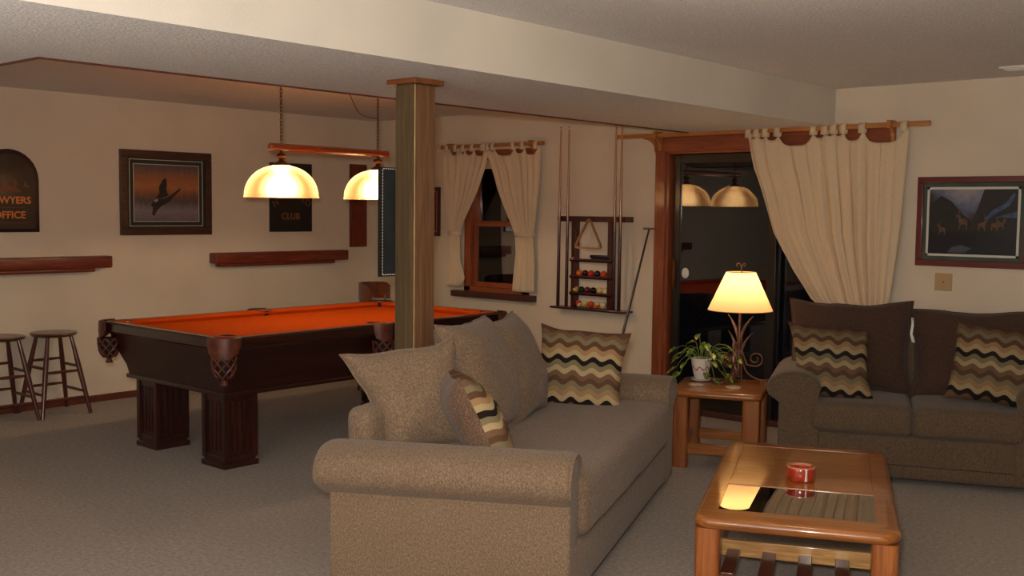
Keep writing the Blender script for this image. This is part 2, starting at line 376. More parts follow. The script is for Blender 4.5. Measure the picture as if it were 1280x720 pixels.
sl=m.build('slate',plain('slate_blue',(40,46,50),.5,0,0,.3,12),t); sl.scale=(1,1,1); 
for v in sl.data.vertices: v.co.x+= .001
m=MB()
for z in [1.256+i*.0148 for i in range(34)]:
    for s in(-1,1): m.box(.001,.002,s*.146-.0015,s*.146+.0015,z,z+.009)
for y in [-.143+i*.0148 for i in range(20)]:
    for z in (1.252,1.756): m.box(.001,.002,y,y+.009,z,z+.004)
m.build('beading',M['white'],t)

# ------------------------------------------------------------------ POOL TABLE
def rrect(hx,hy,r,n=6,z=0):
    o=[]
    for sx,sy,a0 in ((1,1,0),(-1,1,PI/2),(-1,-1,PI),(1,-1,1.5*PI)):
        for k in range(n+1):
            a=a0+PI/2*k/n; o.append((sx*(hx-r)+r*math.cos(a),sy*(hy-r)+r*math.sin(a),z))
    return o
def pool_table():
    t=thing('pool_table','mahogany pool table with bright orange cloth and leather pockets','pool table',(2.18,-2.46,0))
    HX,HY,ZT=.70,1.23,.817
    m=MB(); m.loops([rrect(HX-.09,HY-.09,.03,6,ZT-.07),rrect(HX-.015,HY-.015,.09,6,ZT-.07),rrect(HX,HY,.1,6,ZT-.058),rrect(HX,HY,.1,6,ZT-.01),rrect(HX-.01,HY-.01,.09,6,ZT),rrect(HX-.05,HY-.05,.06,6,ZT)])
    m.build('rail',M['mahog'],t)
    m=MB(); m.loops([rrect(HX-.05,HY-.05,.06,6,ZT-.0),rrect(HX-.09,HY-.09,.03,6,ZT+.001),rrect(HX-.13,HY-.13,.012,6,ZT-.006),rrect(HX-.132,HY-.132,.01,6,ZT-.016),rrect(HX-.12,HY-.12,.02,6,ZT-.04)])
    m.build('cushion_rail',M['cloth'],t)
    m=MB(); m.box(-HX+.1,HX-.1,-HY+.1,HY-.1,ZT-.06,ZT-.038); m.build('playing_bed',M['cloth'],t)
    m=MB(); 
    prof=[(.66,1.19,.747),(.655,1.185,.735),(.64,1.172,.69),(.60,1.145,.60),(.565,1.12,.53),(.55,1.112,.475)]
    m.loops([rrect(a,b,.012,2,z) for a,b,z in prof],capb=True,capt=True); m.box(-.562,.562,-1.122,1.122,.448,.475,.006)
    m.build('cabinet',M['mahog'],t)
    m=MB(); m.loops([rrect(.672,1.202,.05,6,.742),rrect(.68,1.21,.05,6,.745),rrect(.672,1.202,.05,6,.749)]); g=m.build('inlay_line',plain('copper_line',(150,70,44),.35,.5),t)
    # legs
    for sx in(-1,1):
        for sy in(-1,1):
            m=MB(); cx,cy=sx*.38,sy*.965; h=.098
            m.box(cx-h,cx+h,cy-h,cy+h,.05,.45)
            for qx in(-1,1):
                for qy in(-1,1): m.box(cx+qx*(h+.004)-.018,cx+qx*(h+.004)+.018,cy+qy*(h+.004)-.018,cy+qy*(h+.004)+.018,.05,.45,.003)
            for k in(-1,0,1):
                for s in(-1,1):
                    m.box(cx+k*.042-.011,cx+k*.042+.011,cy+s*h-.01,cy+s*h+.01,.10,.40,.004)
                    m.box(cx+s*h-.01,cx+s*h+.01,cy+k*.042-.011,cy+k*.042+.011,.10,.40,.004)
            m.box(cx-h-.012,cx+h+.012,cy-h-.012,cy+h+.012,.4,.45,.004)
            m.box(cx-h-.014,cx+h+.014,cy-h-.014,cy+h+.014,.02,.075,.006); m.box(cx-h-.026,cx+h+.026,cy-h-.026,cy+h+.026,0,.035,.005)
            m.build('leg',M['mahogz'],t)
    # pockets
    def pocket(cx,cy,ang,side):
        # hole
        r=.058; ca,sa=math.cos(ang),math.sin(ang)
        m=MB(); m.mi=1; m.lathe([(0,-.05),(r*.9,-.045),(r,.002)],(cx-ca*.0,cy-sa*.0,ZT),24)
        m.mi=0; m.lathe([(r,.0005),(r+.003,.003),(r+.009,.003),(r+.012,-.002)],(cx,cy,ZT),24)
        # leather shield: bent plate following the corner
        ox,oy=cx+ca*(.03 if side else .035),cy+sa*(.03 if side else .035); R=.098 if not side else .085; n=20
        span=1.25 if not side else 1.15
        def row(zf,off):
            o=[]
            for i in range(n+1):
                u=-1+2*i/n; a=ang+u*span; rr=R+off
                z=zf(u); o.append((ox+rr*math.cos(a),oy+rr*math.sin(a),ZT+z))
            return o
        low=lambda u:-.105-.022*math.cos(u*PI*1.0)+.03*(abs(u)>.82)
        m.loops([row(lambda u:.004,-.02),row(lambda u:.006,.0),row(lambda u:.0,.008),row(lambda u:low(u)*.5,.010),row(low,.006),row(low,-.004)],closed=False)
        # net basket and tassel
        bx,by=ox+ca*.045,oy+sa*.045
        def rad(z): return interp([(-.27,.02),(-.245,.03),(-.22,.05),(-.18,.066),(-.11,.07)],z)
        for d in(-1,1):
            for k in range(8):
                pts=[]
                for j in range(9):
                    z=-.11-.125*j/8; a=2*PI*k/8+d*j/8*1.6; pts.append((bx+rad(z)*math.cos(a),by+rad(z)*math.sin(a),ZT+z))
                m.tube(pts,.0062,6)
        m.mi=1; m.lathe([(rad(z)*.86,z) for z in (-.11,-.15,-.19,-.22,-.24)],(bx,by,ZT),16,capb=True,capt=True); m.mi=0
        m.lathe([(.010,-.225),(.016,-.235),(.018,-.243),(.015,-.25),(.026,-.275),(.0,-.276)],(bx,by,ZT),14)
        m.build('pocket',[M['leather'],M['hole']],t)
    for sx in(-1,1):
        for sy in(-1,1): pocket(sx*.60,sy*1.13,math.atan2(sy,sx),False)
        pocket(sx*.625,0,0 if sx>0 else PI,True)
pool_table()

# ------------------------------------------------------------------ POOL TABLE LIGHT
def chain(m,p0,p1,link=.03,r=.0028,w=.009):
    p0=Vector(p0);p1=Vector(p1);n=max(2,int((p1-p0).length/(link*.78))); d=(p1-p0).normalized()
    s=Vector((1,0,0)) if abs(d.x)<.9 else Vector((0,1,0)); a=(s-d*s.dot(d)).normalized(); b=d.cross(a)
    for i in range(n):
        c=p0+(p1-p0)*((i+.5)/n); q=a if i%2 else b
        m.tube([c+q*w*math.cos(x)+d*link/2*math.sin(x) for x in [2*PI*k/8 for k in range(9)]],r,5,False)
def pool_light():
    X=2.18; t=thing('pool_table_light','wooden bar lamp with two lit amber glass domes hanging on chains','hanging lamp',(X,-2.32,1.975))
    m=MB(); m.tube([(0,-.53,0),(0,-.52,0),(0,.52,0),(0,.53,0)],[.018,.026,.026,.018],20); m.build('bar',M['lampbar'],t)
    for y in(-.43,.43):
        m=MB(); chain(m,(0,y,.026),(0,y,.455)); m.lathe([(.0,.45),(.03,.452),(.03,.464)],(0,y,0),16); m.build('chain',M['brass'],t)
        m=MB(); m.lathe([(.010,-.02),(.012,-.035),(.026,-.045),(.034,-.06),(.026,-.078),(.016,-.088),(.03,-.098),(.05,-.108),(.058,-.118),(.058,-.125),(.0,-.126)],(0,y,0),20); m.build('socket_cap',M['brass'],t)
        m=MB(); R=.245
        prof=[(.05,.212)]+[(R*math.sin(a)**.86,.005+.205*math.cos(a)) for a in [.28+k*(PI/2-.28)/16 for k in range(17)]]+[(R+.004,-.002),(R+.002,-.008),(R-.004,-.006)]
        m.lathe(prof,(0,0,0),64); sh=m.build('glass_shade',M['amber'],t,60); sh.location=(0,y,-.33)
        m=MB(); m.ball((0,y,-.228),.034,16,(1,1,1.1)); m.tube([(0,y,-.2),(0,y,-.12)],.011,10); b=m.build('bulb',M['bulb'],t)
        for dz,e in ((-.292,PEND*.72),(-.165,PEND*.40)):
            L=bpy.data.lights.new('pendant_light','POINT'); L.energy=e; L.color=(1,.74,.46); L.shadow_soft_size=.02
            lo=bpy.data.objects.new('pendant_light',L); COL.objects.link(lo); lo.location=(X,-2.32+y,1.975+dz)
    m=MB(); m.tube(smooth_path([(-.15,.27,.464),(-.12,.29,.38),(-.09,.33,.29),(-.05,.38,.26),(0,.43,.25)],6),.003,6); m.build('cord',plain('brown_cord',(90,50,36),.5),t)
PEND=17; 
pool_light()

# ------------------------------------------------------------------ LEFT WALL
def wframe(name,label,cat,loc,rz,w,h,depth,fw,mats,parts):
    """framed picture; local x right along wall, z up, front is -y"""
    t=thing(name,label,cat,loc,rz)
    m=MB()
    for a,b,c,d in ((-w/2,w/2,-h/2,-h/2+fw),(-w/2,w/2,h/2-fw,h/2),(-w/2,-w/2+fw,-h/2+fw,h/2-fw),(w/2-fw,w/2,-h/2+fw,h/2-fw)):
        m.box(a,b,-depth,-.001,c,d,.004)
    m.box(-w/2+fw*.5,w/2-fw*.5,-.008,-.001,-h/2+fw*.5,h/2-fw*.5)
    m.build('frame',mats[0],t); return t
def poly(m,pts,y,th=.0006):
    n=len(pts); m.add([(x,y,z) for x,z in pts]+[(x,y+th,z) for x,z in pts],[tuple(range(n)),tuple(range(n,2*n))[::-1]]+[(i,(i+1)%n,(i+1)%n+n,i+n) for i in range(n)])
def text(name,s,size,mat,parent,loc,bold=.0,arc=0):
    cu=bpy.data.curves.new(name,'FONT'); cu.body=s; cu.size=size; cu.extrude=.0012; cu.offset=bold; cu.align_x='CENTER'; cu.resolution_u=3
    tmp=bpy.data.objects.new(name,cu); COL.objects.link(tmp); bpy.context.view_layer.update()
    me=bpy.data.meshes.new_from_object(tmp.evaluated_get(bpy.context.evaluated_depsgraph_get())); bpy.data.objects.remove(tmp)
    me.name=name; me.materials.clear(); me.materials.append(mat)
    R_=Matrix.Rotation(PI/2,4,'X')
    me.transform(R_)
    if arc:
        for v in me.vertices:
            v.co.z+= arc-(v.co.x**2)/(2*arc)*1.0-arc if arc else 0
    o=bpy.data.objects.new(name,me); COL.objects.link(o); o.parent=parent; o.location=loc; return o
RZL=PI/2     # things on the left wall: local -y faces +x, local x runs along +y
# geese picture
def geesemat():
    t=NT('marsh_painting'); sp=t.new('ShaderNodeSeparateXYZ'); t.L(t.tc.outputs['Object'],sp.inputs[0])
    f=t.noise(1,5,t.mapping((40,1,6)),.6,.6); g=t.noise(1,4,t.mapping((8,1,40)),.6,1.)
    z=t.math('MULTIPLY_ADD',sp.outputs['Z'],2.1,.5); u=t.math('ADD',z,t.math('MULTIPLY',t.math('SUBTRACT',f,.5),.22))
    top=t.ramp(u,[(.0,(110,100,112)),(.2,(140,130,140)),(.36,(84,74,84)),(.46,(130,86,62)),(.62,(186,116,70)),(.82,(150,98,72)),(.92,(104,86,88)),(1,(84,76,84))])
    t.L(t.mix(t.math('MULTIPLY',g,.5),top,lin((50,40,42))),t.b.inputs['Base Color']); t.b.inputs['Roughness'].default_value=.35; return t.mat
t=wframe('framed_picture','dark-framed painting of a goose flying over an orange marsh','picture',(.0,-2.305,1.682),RZL,.845,.697,.03,.06,[wood('dark_walnut_frame',(40,22,18),(78,42,30),'x',.35,.4)],None)
m=MB(); m.box(-.365,.365,-.013,-.008,-.29,.29); m.build('mat',plain('dark_green_mat',(44,46,42),.8),t)
m=MB()
for a,b in ((.34,.275),(.305,.238)):
    for x0,x1,z0,z1 in ((-a,a,-b,-b+.005),(-a,a,b-.005,b),(-a,-a+.005,-b,b),(a-.005,a,-b,b)): m.box(x0,x1,-.0145,-.012,z0,z1)
m.build('mat_line',plain('pale_line',(200,196,176),.6),t)
m=MB(); m.box(-.30,.30,-.0138,-.012,-.233,.233); m.mi=1
Y=-.0150
poly(m,[(-.10,-.04),(-.07,.0),(-.075,.05),(-.04,.11),(-.01,.13),(.0,.09),(-.005,.03),(.01,-.02),(-.04,-.04)],Y)
poly(m,[(-.10,-.04),(-.03,-.05),(.03,-.02),(.06,.0),(.10,.03),(.13,.045),(.125,.03),(.07,-.02),(.02,-.07),(-.04,-.10),(-.09,-.14),(-.12,-.19),(-.14,-.18),(-.13,-.12),(-.15,-.10)],Y)
m.mi=2; poly(m,[(-.12,-.06),(-.09,-.045),(-.08,-.06),(-.11,-.08)],Y-.001)
m.build('print',[geesemat(),plain('goose_dark',(26,22,24),.5),plain('goose_white',(150,140,132),.5)],t)
# arched sign
t=thing('arched_sign','dark arched wooden sign lettered in orange on the left wall','sign',(0,-3.615,1.365),RZL)
def arch(w,h,n=16):
    r=w/2; o=[(-r,0),(r,0)]
    for k in range(n+1):
        a=PI*k/n; o.append((r*math.cos(a),h-r+r*math.sin(a)))
    return o
m=MB(); TT=Matrix.Rotation(PI/2,4,'X'); m.prism(arch(.45,.62),.001,.022,TT,.004,2); m.build('board',plain('sign_rim',(34,18,22),.4,0,.3),t)
m=MB(); TT2=Matrix.Translation((0,0,.025))@TT; m.prism(arch(.39,.56),.022,.0235,TT2); m.build('face',plain('sign_face',(52,32,24),.5,0,.1,.3,14),t)
orange=plain('orange_lettering',(220,128,58),.5); dimor=plain('dim_orange_paint',(110,58,36),.5)
text('lettering','LAWYERS',.074,orange,t,(0,-.025,.215),.0015); text('lettering','OFFICE',.074,orange,t,(0,-.025,.105),.0015)
m=MB(); 
for z,w_ in ((.185,.22),(.070,.30)):
    m.box(-w_/2,w_/2,-.0245,-.0235,z-.002,z+.002); m.build('painted_rule',dimor,t); m=MB()
Y=-.0245
poly(m,[(-.08,.30),(.09,.30),(.08,.315),(.05,.33),(.06,.37),(.045,.40),(.03,.385),(.035,.35),(.01,.34),(-.01,.355),(-.02,.385),(-.045,.37),(-.04,.34),(-.07,.325)],Y)
m.build('painted_figure',dimor,t); m=MB()
poly(m,[(.10,.34),(.15,.335),(.15,.35),(.13,.36),(.125,.38),(.11,.375),(.115,.355)],Y)
m.build('painted_bush',dimor,t)
# club sign
t=thing('club_sign','tall black sign lettered CLUB behind the nearer amber dome','sign',(0,-1.03,1.668),RZL)
m=MB(); m.box(-.238,.238,-.022,-.001,-.316,.316,.003); m.build('board',M['blackfr'],t)
dimgold=plain('dull_gold_lettering',(140,90,50),.5)
text('lettering','CLUB',.085,dimgold,t,(-.01,-.0225,-.20),.001)
for s,x,z,r in (('N',-.165,-.075,.55),('L',.13,-.04,-.4),('D',.175,-.07,-.6)):
    o=text('lettering',s,.085,dimgold,t,(x,-.0225,z)); o.rotation_euler=(0,-r,0) if r>0 else (0,-r,0)
m=MB()
for k in range(24):
    a=PI*k/23; m.box(.17*math.cos(a)-.006,.17*math.cos(a)+.006,-.0235,-.022,.17+.10*math.sin(a)-.003,.17+.10*math.sin(a)+.003)
m.build('scroll_line',dimgold,t)
# wooden plaque
t=thing('wooden_plaque','narrow reddish wooden plaque in the corner beside the second dome','plaque',(0,-.215,1.602),RZL)
m=MB(); m.box(-.107,.107,-.02,-.001,-.405,.405,.004); m.build('board',M['shelf'],t)
m=MB(); 
for s in(-1,1): m.box(s*.09-.004,s*.09+.004,-.026,-.02,-.395,.395,.002)
for z in (-.39,.39): m.box(-.094,.094,-.026,-.02,z-.004,z+.004,.002)
m.build('moulding',M['shelf'],t)
# ledges
def ledge(label,y0,y1,inset0,inset1):
    t=thing('wall_ledge',label,'shelf',(0,(y0+y1)/2,1.08),0,None); L=(y1-y0)/2
    m=MB(); m.box(.0005,.115,-L,L,0,.095,.012,3); m.build('shelf_board',M['shelf'],t)
    m=MB(); m.box(.0005,.085,-L+inset0,L-inset1,-.03,.0,.01,3); m.build('support_rail',M['shelf'],t)
ledge('reddish wooden ledge below the arched sign at left edge',-4.9,-2.85,.15,.13)
ledge('reddish wooden ledge on the left wall behind the hanging domes',-1.90,-.42,.06,.14)

# ------------------------------------------------------------------ STOOLS
def stool(label,loc):
    t=thing('bar_stool',label,'stool',loc,0,None); hs=.62
    m=MB(); m.lathe([(0,hs-.035),(.12,hs-.034),(.155,hs-.026),(.168,hs-.012),(.164,hs-.003),(.145,hs),(0,hs-.002)],(0,0,0),36); m.build('seat',M['stoolseat'],t)
    P={}
    for sx in(-1,1):
        for sy in(-1,1):
            top=Vector((sx*.09,sy*.09,hs-.03)); bot=Vector((sx*.19,sy*.185,0)); P[sx,sy]=(top,bot)
            m=MB(); q=[0,.1,.3,.5,.8,1]; m.tube([top.lerp(bot,k) for k in q],[.013,.015,.018,.019,.016,.0125],12); m.build('leg',M['stool'],t)
    def at(k,z): a,b=P[k]; f=(a.z-z)/a.z; return a.lerp(b,f)
    for (k1,k2,zs) in (((-1,-1),(1,-1),(.36,.17)),((-1,1),(1,1),(.36,.17)),((-1,-1),(-1,1),(.40,.20)),((1,-1),(1,1),(.33,.13))):
        for z in zs:
            a,b=at(k1,z),at(k2,z); m=MB(); m.tube([a,a.lerp(b,.3),a.lerp(b,.7),b],[.008,.011,.011,.008],10); m.build('rung',M['stool'],t)
    return t
s0=stool('dark round-seated wooden bar stool standing nearest the pool table',(.235,-3.40,0))
dup(s0,(.235,-3.795,0),0,'dark round-seated wooden bar stool cut off by the left edge')

# ------------------------------------------------------------------ CAPTAIN CHAIR
def chair():
    t=thing('captain_chair','brown wooden chair with curved back behind the far end of the pool table','chair',CHL,CHR)
    m=MB(); m.loops([rrect(.235,.22,.10,6,.425),rrect(.25,.235,.11,6,.435),rrect(.25,.235,.11,6,.45),rrect(.235,.22,.1,6,.458)],capb=True,capt=True); m.build('seat',M['chair'],t)
    for sx in(-1,1):
        for sy in(-1,1):
            m=MB(); a=Vector((sx*.17,sy*.16,.43));b=Vector((sx*.23,sy*.22,0)); m.tube([a,a.lerp(b,.3),a.lerp(b,.6),b],[.016,.022,.018,.013],12); m.build('leg',M['chair'],t)
    # back: curved crest
    def arcp(u,R=.30): a=PI/2+u*1.15; return Vector((R*math.cos(a),R*math.sin(a)-.03,0))
    m=MB(); n=24; lp=[]
    for i in range(n+1):
        u=-1+2*i/n; c=arcp(u); d=Vector((c.x,c.y+.03,0)).normalized(); zt=.925-.012*u*u; zb=.775+.03*abs(u)**6*0-.0+.02*math.cos(u*PI*1.0)*.5
        if abs(u)>.9: zt-=.03*(abs(u)-.9)*10; 
        lp.append([c-d*.009+Vector((0,0,zb)),c+d*.009+Vector((0,0,zb)),c+d*.012+Vector((0,0,zt)),c-d*.006+Vector((0,0,zt))])
    m.loops(lp,capb=True,capt=True); m.build('backrest',M['chair'],t)
    for u in(-.86,-.5,-.17,.17,.5,.86):
        c=arcp(u); m=MB(); b=Vector((c.x*.8,c.y*.8,.45)); m.tube([b,b.lerp(c+Vector((0,0,.78)),.5),c+Vector((0,0,.80))],[.011,.014,.010],10); m.build('spindle',M['chair'],t)
    for y in(-.14,.16):
        m=MB(); m.tube([(-.2,y,.2),(0,y,.2),(.2,y,.2)],[.009,.013,.009],8); m.build('stretcher',M['chair'],t)
CHL=(1.13,-.80,0); CHR=math.radians(120)
chair()

# small red picture on back wall
t=wframe('framed_picture','small red framed picture on back wall beside the post','picture',(.70,0,1.553),0,.49,.46,.025,.022,[plain('red_brown_frame',(52,22,22),.35,0,.3)],None)
m=MB(); m.box(-.23,.23,-.013,-.008,-.21,.21); m.mi=1; m.box(-.205,.205,-.0145,-.012,-.19,.19); m.mi=2; m.box(-.199,.199,-.016,-.014,-.184,.184)
m.build('print',[plain('deep_red',(120,26,26),.5),plain('pale_rule',(170,140,120),.5),plain('crimson_print',(128,30,28),.5,0,0,.4,18)],t)

# ------------------------------------------------------------------ CURTAINS
def sheet(m,left,right,z0,z1,y0,nf,amp,nu=110,nv=50,phase=0,scal=None,depthf=None):
    rows=[]
    for j in range(nv+1):
        v=j/nv; z=z1+(z0-z1)*v; xl,xr=interp(left,-z),interp(right,-z); row=[]
        wid=xr-xl
        for i in range(nu+1):
            u=i/nu; k=amp*(min(1,.35+v*2.2))*(min(1,(wid/.5))**.2)
            f=math.sin(u*nf*2*PI+phase+1.1*math.sin(u*7+phase))+.35*math.sin(u*nf*4.7*PI+2*phase)
            x=xl+wid*(u+.012*math.sin(u*nf*2*PI+1)); zz=z
            if scal: zz=z-scal(x,u)*max(0,1-v*7)
            row.append((x,y0-amp*1.1+k*f*.8+(depthf(z) if depthf else 0),zz))
        rows.append(row)
    m.loops(rows,closed=False)
def tabs(m,xs,z0,zr,y,rod=.013,w=.034):
    for x in xs:
        pts=[(y-rod-.006,z0-.02),(y-rod-.006,zr),(y-rod*.7,zr+rod+.004),(y,zr+rod+.006),(y+rod*.7,zr+rod+.004),(y+rod+.004,zr),(y+.004,z0-.02)]
        m.loops([[(x-w/2,a,b),(x,a-.002,b),(x+w/2,a,b)] for a,b in pts],closed=False)
def door_curtain():
    Yr=-.085; zr=2.168
    t=thing('curtain_rod','wooden curtain rod on brackets above the glass door','curtain rod',(0,0,0))
    m=MB(); m.box(3.02,5.525,Yr-.012,Yr+.012,zr-.017,zr+.017,.004); m.build('rod',M['pine'],t)
    for x,s in ((3.41,-1),(5.265,1)):
        m=MB(); out=[(0,0),(-.09,0),(-.095,.02)]+[(-.095+.085*(1-math.cos(a)),-.0+.0-.0-.12*math.sin(a)) for a in [k*PI/16 for k in range(1,9)]]
        o2=[(.0,zr+.03),(Yr-.02,zr+.03),(Yr-.02,zr-.025)]+[(Yr+.0+(-.02-Yr)*math.sin(a),zr-.12+.095*math.cos(a)) for a in [k*PI/16 for k in range(1,9)]]+[(0,zr-.12)]
        m.prism([(y_,z_) for y_,z_ in o2],-.012,.012,Matrix.Translation((x,-.026,0))@Matrix(((0,0,1,0),(1,0,0,0),(0,1,0,0),(0,0,0,1)))); m.build('bracket',M['pine'],t)
    # sideways arm of the left bracket (curved gusset)
    m=MB(); o2=[(3.36,1.99),(3.36,2.156),(3.23,2.156)]+[(3.245+.108*math.sin(a),2.03+.115*math.cos(a)) for a in [k*PI/16 for k in range(0,9)]]
    m.prism(o2,0,.02,Matrix.Translation((0,-.002,0))@Matrix.Rotation(PI/2,4,'X')); m.build('gusset',M['pine'],t)
    t=thing('door_curtain','cream tab-top curtain swept across right side of the glass door','curtain',(0,0,0))
    left=[(-2.12,4.19),(-1.9,4.24),(-1.75,4.30),(-1.43,4.41),(-1.17,4.57),(-.97,4.72),(-.80,4.98),(-.7,5.06),(-.5,5.02),(-.05,4.98)]
    right=[(-2.12,5.375),(-1.5,5.34),(-1.0,5.29),(-.75,5.24),(-.5,5.28),(-.05,5.3)]
    txs=[4.21,4.275,4.345,4.44,4.715,4.80,4.865,4.935,5.07,5.355]
    def sc(x,u):
        for a,b in zip(txs,txs[1:]):
            if a<=x<=b: q=(x-a)/(b-a); return min(.095,(b-a)*.55)*(1-abs(2*q-1)**4)
        return 0
    m=MB(); sheet(m,left,right,.04,2.147,-.06,11,.022,150,70,.4,sc); m.build('panel',M['curtain'],t,180,.003)
    for i,x in enumerate(txs):
        m=MB(); tabs(m,[x],2.14,zr,Yr,.017,.046); m.build('tab',M['curtain'],t,180,.003)
    m=MB(); m.loops([[(x_,y_,z_-.02),(x_,y_,z_+.02)] for x_,y_,z_ in [(5.33,-.003,.80),(5.27,-.10,.79),(5.15,-.135,.77),(5.02,-.13,.75),(4.98,-.06,.74)]],closed=False); m.build('tieback',M['curtain'],t,180,.003)
door_curtain()
def window_curtains():
    Yr=-.085; zr=2.147
    t=thing('curtain_rod','short wooden curtain rod above the small window','curtain rod',(0,0,0))
    m=MB(); m.box(.985,2.262,Yr-.011,Yr+.011,zr-.016,zr+.016,.004); m.build('rod',M['pine'],t)
    for x in(1.13,2.11):
        m=MB(); o2=[(.0,zr+.03),(Yr-.018,zr+.03),(Yr-.018,zr-.022)]+[(Yr+(-.02-Yr)*math.sin(a),zr-.10+.078*math.cos(a)) for a in [k*PI/16 for k in range(1,9)]]+[(0,zr-.10)]
        m.prism(o2,-.012,.012,Matrix.Translation((x,-.001,0))@Matrix(((0,0,1,0),(1,0,0,0),(0,1,0,0),(0,0,0,1)))); m.build('bracket',M['pine'],t)
    def one(label,left,right,txs,z0,tie):
        t=thing('window_curtain',label,'curtain',(0,0,0))
        def sc(x,u):
            for a,b in zip(txs,txs[1:]):
                if a<=x<=b: q=(x-a)/(b-a); return min(.07,(b-a)*.5)*(1-abs(2*q-1)**4)
            return 0
        m=MB(); sheet(m,left,right,z0,2.125,-.05,7,.016,90,50,.9,sc); m.build('panel',M['curtain'],t,180,.003)
        for x in txs:
            m=MB(); tabs(m,[x],2.12,zr,Yr,.016,.042); m.build('tab',M['curtain'],t,180,.003)
        a,b,z=tie; m=MB(); m.loops([[(a+(b-a)*k/6-.01*0,-.05-.065*math.sin(PI*k/6)-.001,z-.018+.02*k/6*0),(a+(b-a)*k/6,-.05-.065*math.sin(PI*k/6),z+.018)] for k in range(7)],closed=False); m.build('tieback',M['curtain'],t,180,.003)
    one('cream curtain tied back on left side of the small window',[(-2.1,1.0),(-1.8,1.03),(-1.4,1.11),(-1.33,1.12),(-1.1,1.13),(-.85,1.09)],[(-2.1,1.60),(-1.95,1.56),(-1.75,1.47),(-1.6,1.38),(-1.45,1.29),(-1.33,1.25),(-1.1,1.26),(-.95,1.32),(-.85,1.26)],[1.02,1.115,1.22,1.32,1.43,1.56],.865,(1.10,1.27,1.36))
    one('cream curtain tied back on right side of the small window',[(-2.1,1.56),(-1.95,1.63),(-1.75,1.71),(-1.6,1.79),(-1.45,1.88),(-1.35,1.93),(-1.2,1.94),(-.85,1.90)],[(-2.1,2.20),(-1.8,2.19),(-1.5,2.16),(-1.35,2.13),(-1.1,2.15),(-.85,2.15)],[1.575,1.62,1.68,1.92,2.03,2.18],.86,(1.91,2.15,1.36))
window_curtains()

# ------------------------------------------------------------------ CUE RACK, CUES, BALLS
def cue_rack():
    t=thing('cue_rack','dark mahogany wall rack holding cues and three rows of balls','cue rack',(2.765,0,0))
    X=lambda x:x-2.765
    m=MB(); m.box(X(2.415),X(3.145),-.075,-.001,1.485,1.53,.004); m.build('top_rail',M['rackwood'],t)
    m=MB(); m.box(X(2.385),X(3.155),-.13,-.001,.75,.768,.004); m.build('bottom_shelf',M['rackwood'],t)
    for a in (2.555,2.93):
        m=MB(); m.box(X(a),X(a+.045),-.06,-.001,.768,1.485,.003); m.build('upright',M['rackwood'],t)
    for z in(.885,1.025,1.165):
        m=MB(); m.box(X(2.56),X(2.975),-.085,-.061,z-.012,z+.012); m.box(X(2.56),X(2.975),-.085,-.001,z-.014,z,.003); m.build('shelf',M['rackwood'],t)
    return t
cue_rack()
cueL=NT('cue_shaft'); 
def cue_mat():
    t=cueL; sp=t.new('ShaderNodeSeparateXYZ'); t.L(t.tc.outputs['Object'],sp.inputs[0])
    t.L(t.ramp(t.math('DIVIDE',sp.outputs['Z'],1.5),[(0,(46,18,18)),(.40,(62,24,20)),(.52,(150,96,54)),(.985,(186,140,94)),(.99,(230,226,214)),(1,(80,96,120))],False),t.b.inputs['Base Color']); t.b.inputs['Roughness'].default_value=.25; t.b.inputs['Coat Weight'].default_value=.5
cue_mat()
def cue(label,x,y=-.055,lean=0):
    m=MB(); m.tube([(0,0,0),(0,0,.02),(0,0,.7),(0,0,1.48),(0,0,1.505)],[.013,.0155,.0125,.007,.0062],14); o=m.build('pool_cue',cueL.mat); o.location=(x,y,.769); o.rotation_euler=(0,lean,0)
    return tag(o,label,'pool cue')
cue('leftmost pool cue standing in the mahogany wall rack',2.445,-.092,.006)
cue('pool cue second from the left in the wall rack',2.535,-.092,.004)
cue('pool cue with reddish shaft just left of the rack\'s outermost right cue',3.035,-.110,.0)
cue('rightmost pool cue in the wall rack',3.09,-.110,.002)
# triangle
def triangle():
    w=.30; h=.27; r=.03; base=[(-w/2,0),(w/2,0),(0,h)]
    def ring(off,rr):
        o=[]; cx,cz=0,h*.36
        for i,(x,z) in enumerate(base):
            px,pz=base[i-1]; nx,nz=base[(i+1)%3]
            d1=Vector((px-x,pz-z)).normalized(); d2=Vector((nx-x,nz-z)).normalized()
            for k in range(5):
                q=k/4; p=Vector((x,z))+d1*rr*(1-q)**2+d2*rr*q*q+ (Vector((cx,cz))-Vector((x,z))).normalized()*0
                c=Vector((cx,cz)); o.append(tuple(c+(p-c)*off))
        return o
    a=ring(1,.05); b=ring(.86,.05)
    m=MB(); lv=[]
    for y,o in ((-.012,a),(-.012,b),(.012,b),(.012,a),(-.012,a)): lv.append([(x,y,z) for x,z in o])
    m.loops(lv); o=m.build('ball_triangle',wood('light_triangle_wood',(150,100,60),(196,146,96),'x',.4,.3)); o.location=(2.765,-.104,1.262); o.rotation_euler=(math.radians(-2),0,0)
    tag(o,'light wooden ball triangle hanging from the cue rack','triangle')
    m=MB(); m.tube([(2.765,-.07,1.515),(2.765,-.116,1.517),(2.765,-.12,1.522)],.004,8); pg=m.build('hanging_peg',M['brass'],[o for o in bpy.data.objects if o.name=='cue_rack'][0]); 
    for v in pg.data.vertices: v.co.x-=2.765
triangle()
def brush():
    t=thing('table_brush','black pool table brush lying on top shelf of the rack','brush',(2.86,-.045,1.1655))
    m=MB(); m.box(-.11,.10,-.02,.02,.02,.045,.008,3); m.build('handle',M['black'],t)
    m=MB(); m.box(-.095,.095,-.017,.017,0,.022,.002); m.build('bristles',plain('dark_bristles',(34,28,26),.9),t)
    o=MB(); o.box(-.012,.012,-.012,.012,0,.022,.002); c=o.build('chalk_cube',plain('chalk_block',(176,120,90),.8)); c.location=(2.585,-.075,1.1655); tag(c,'small chalk cube at left end of the rack\'s top shelf','chalk')
brush()
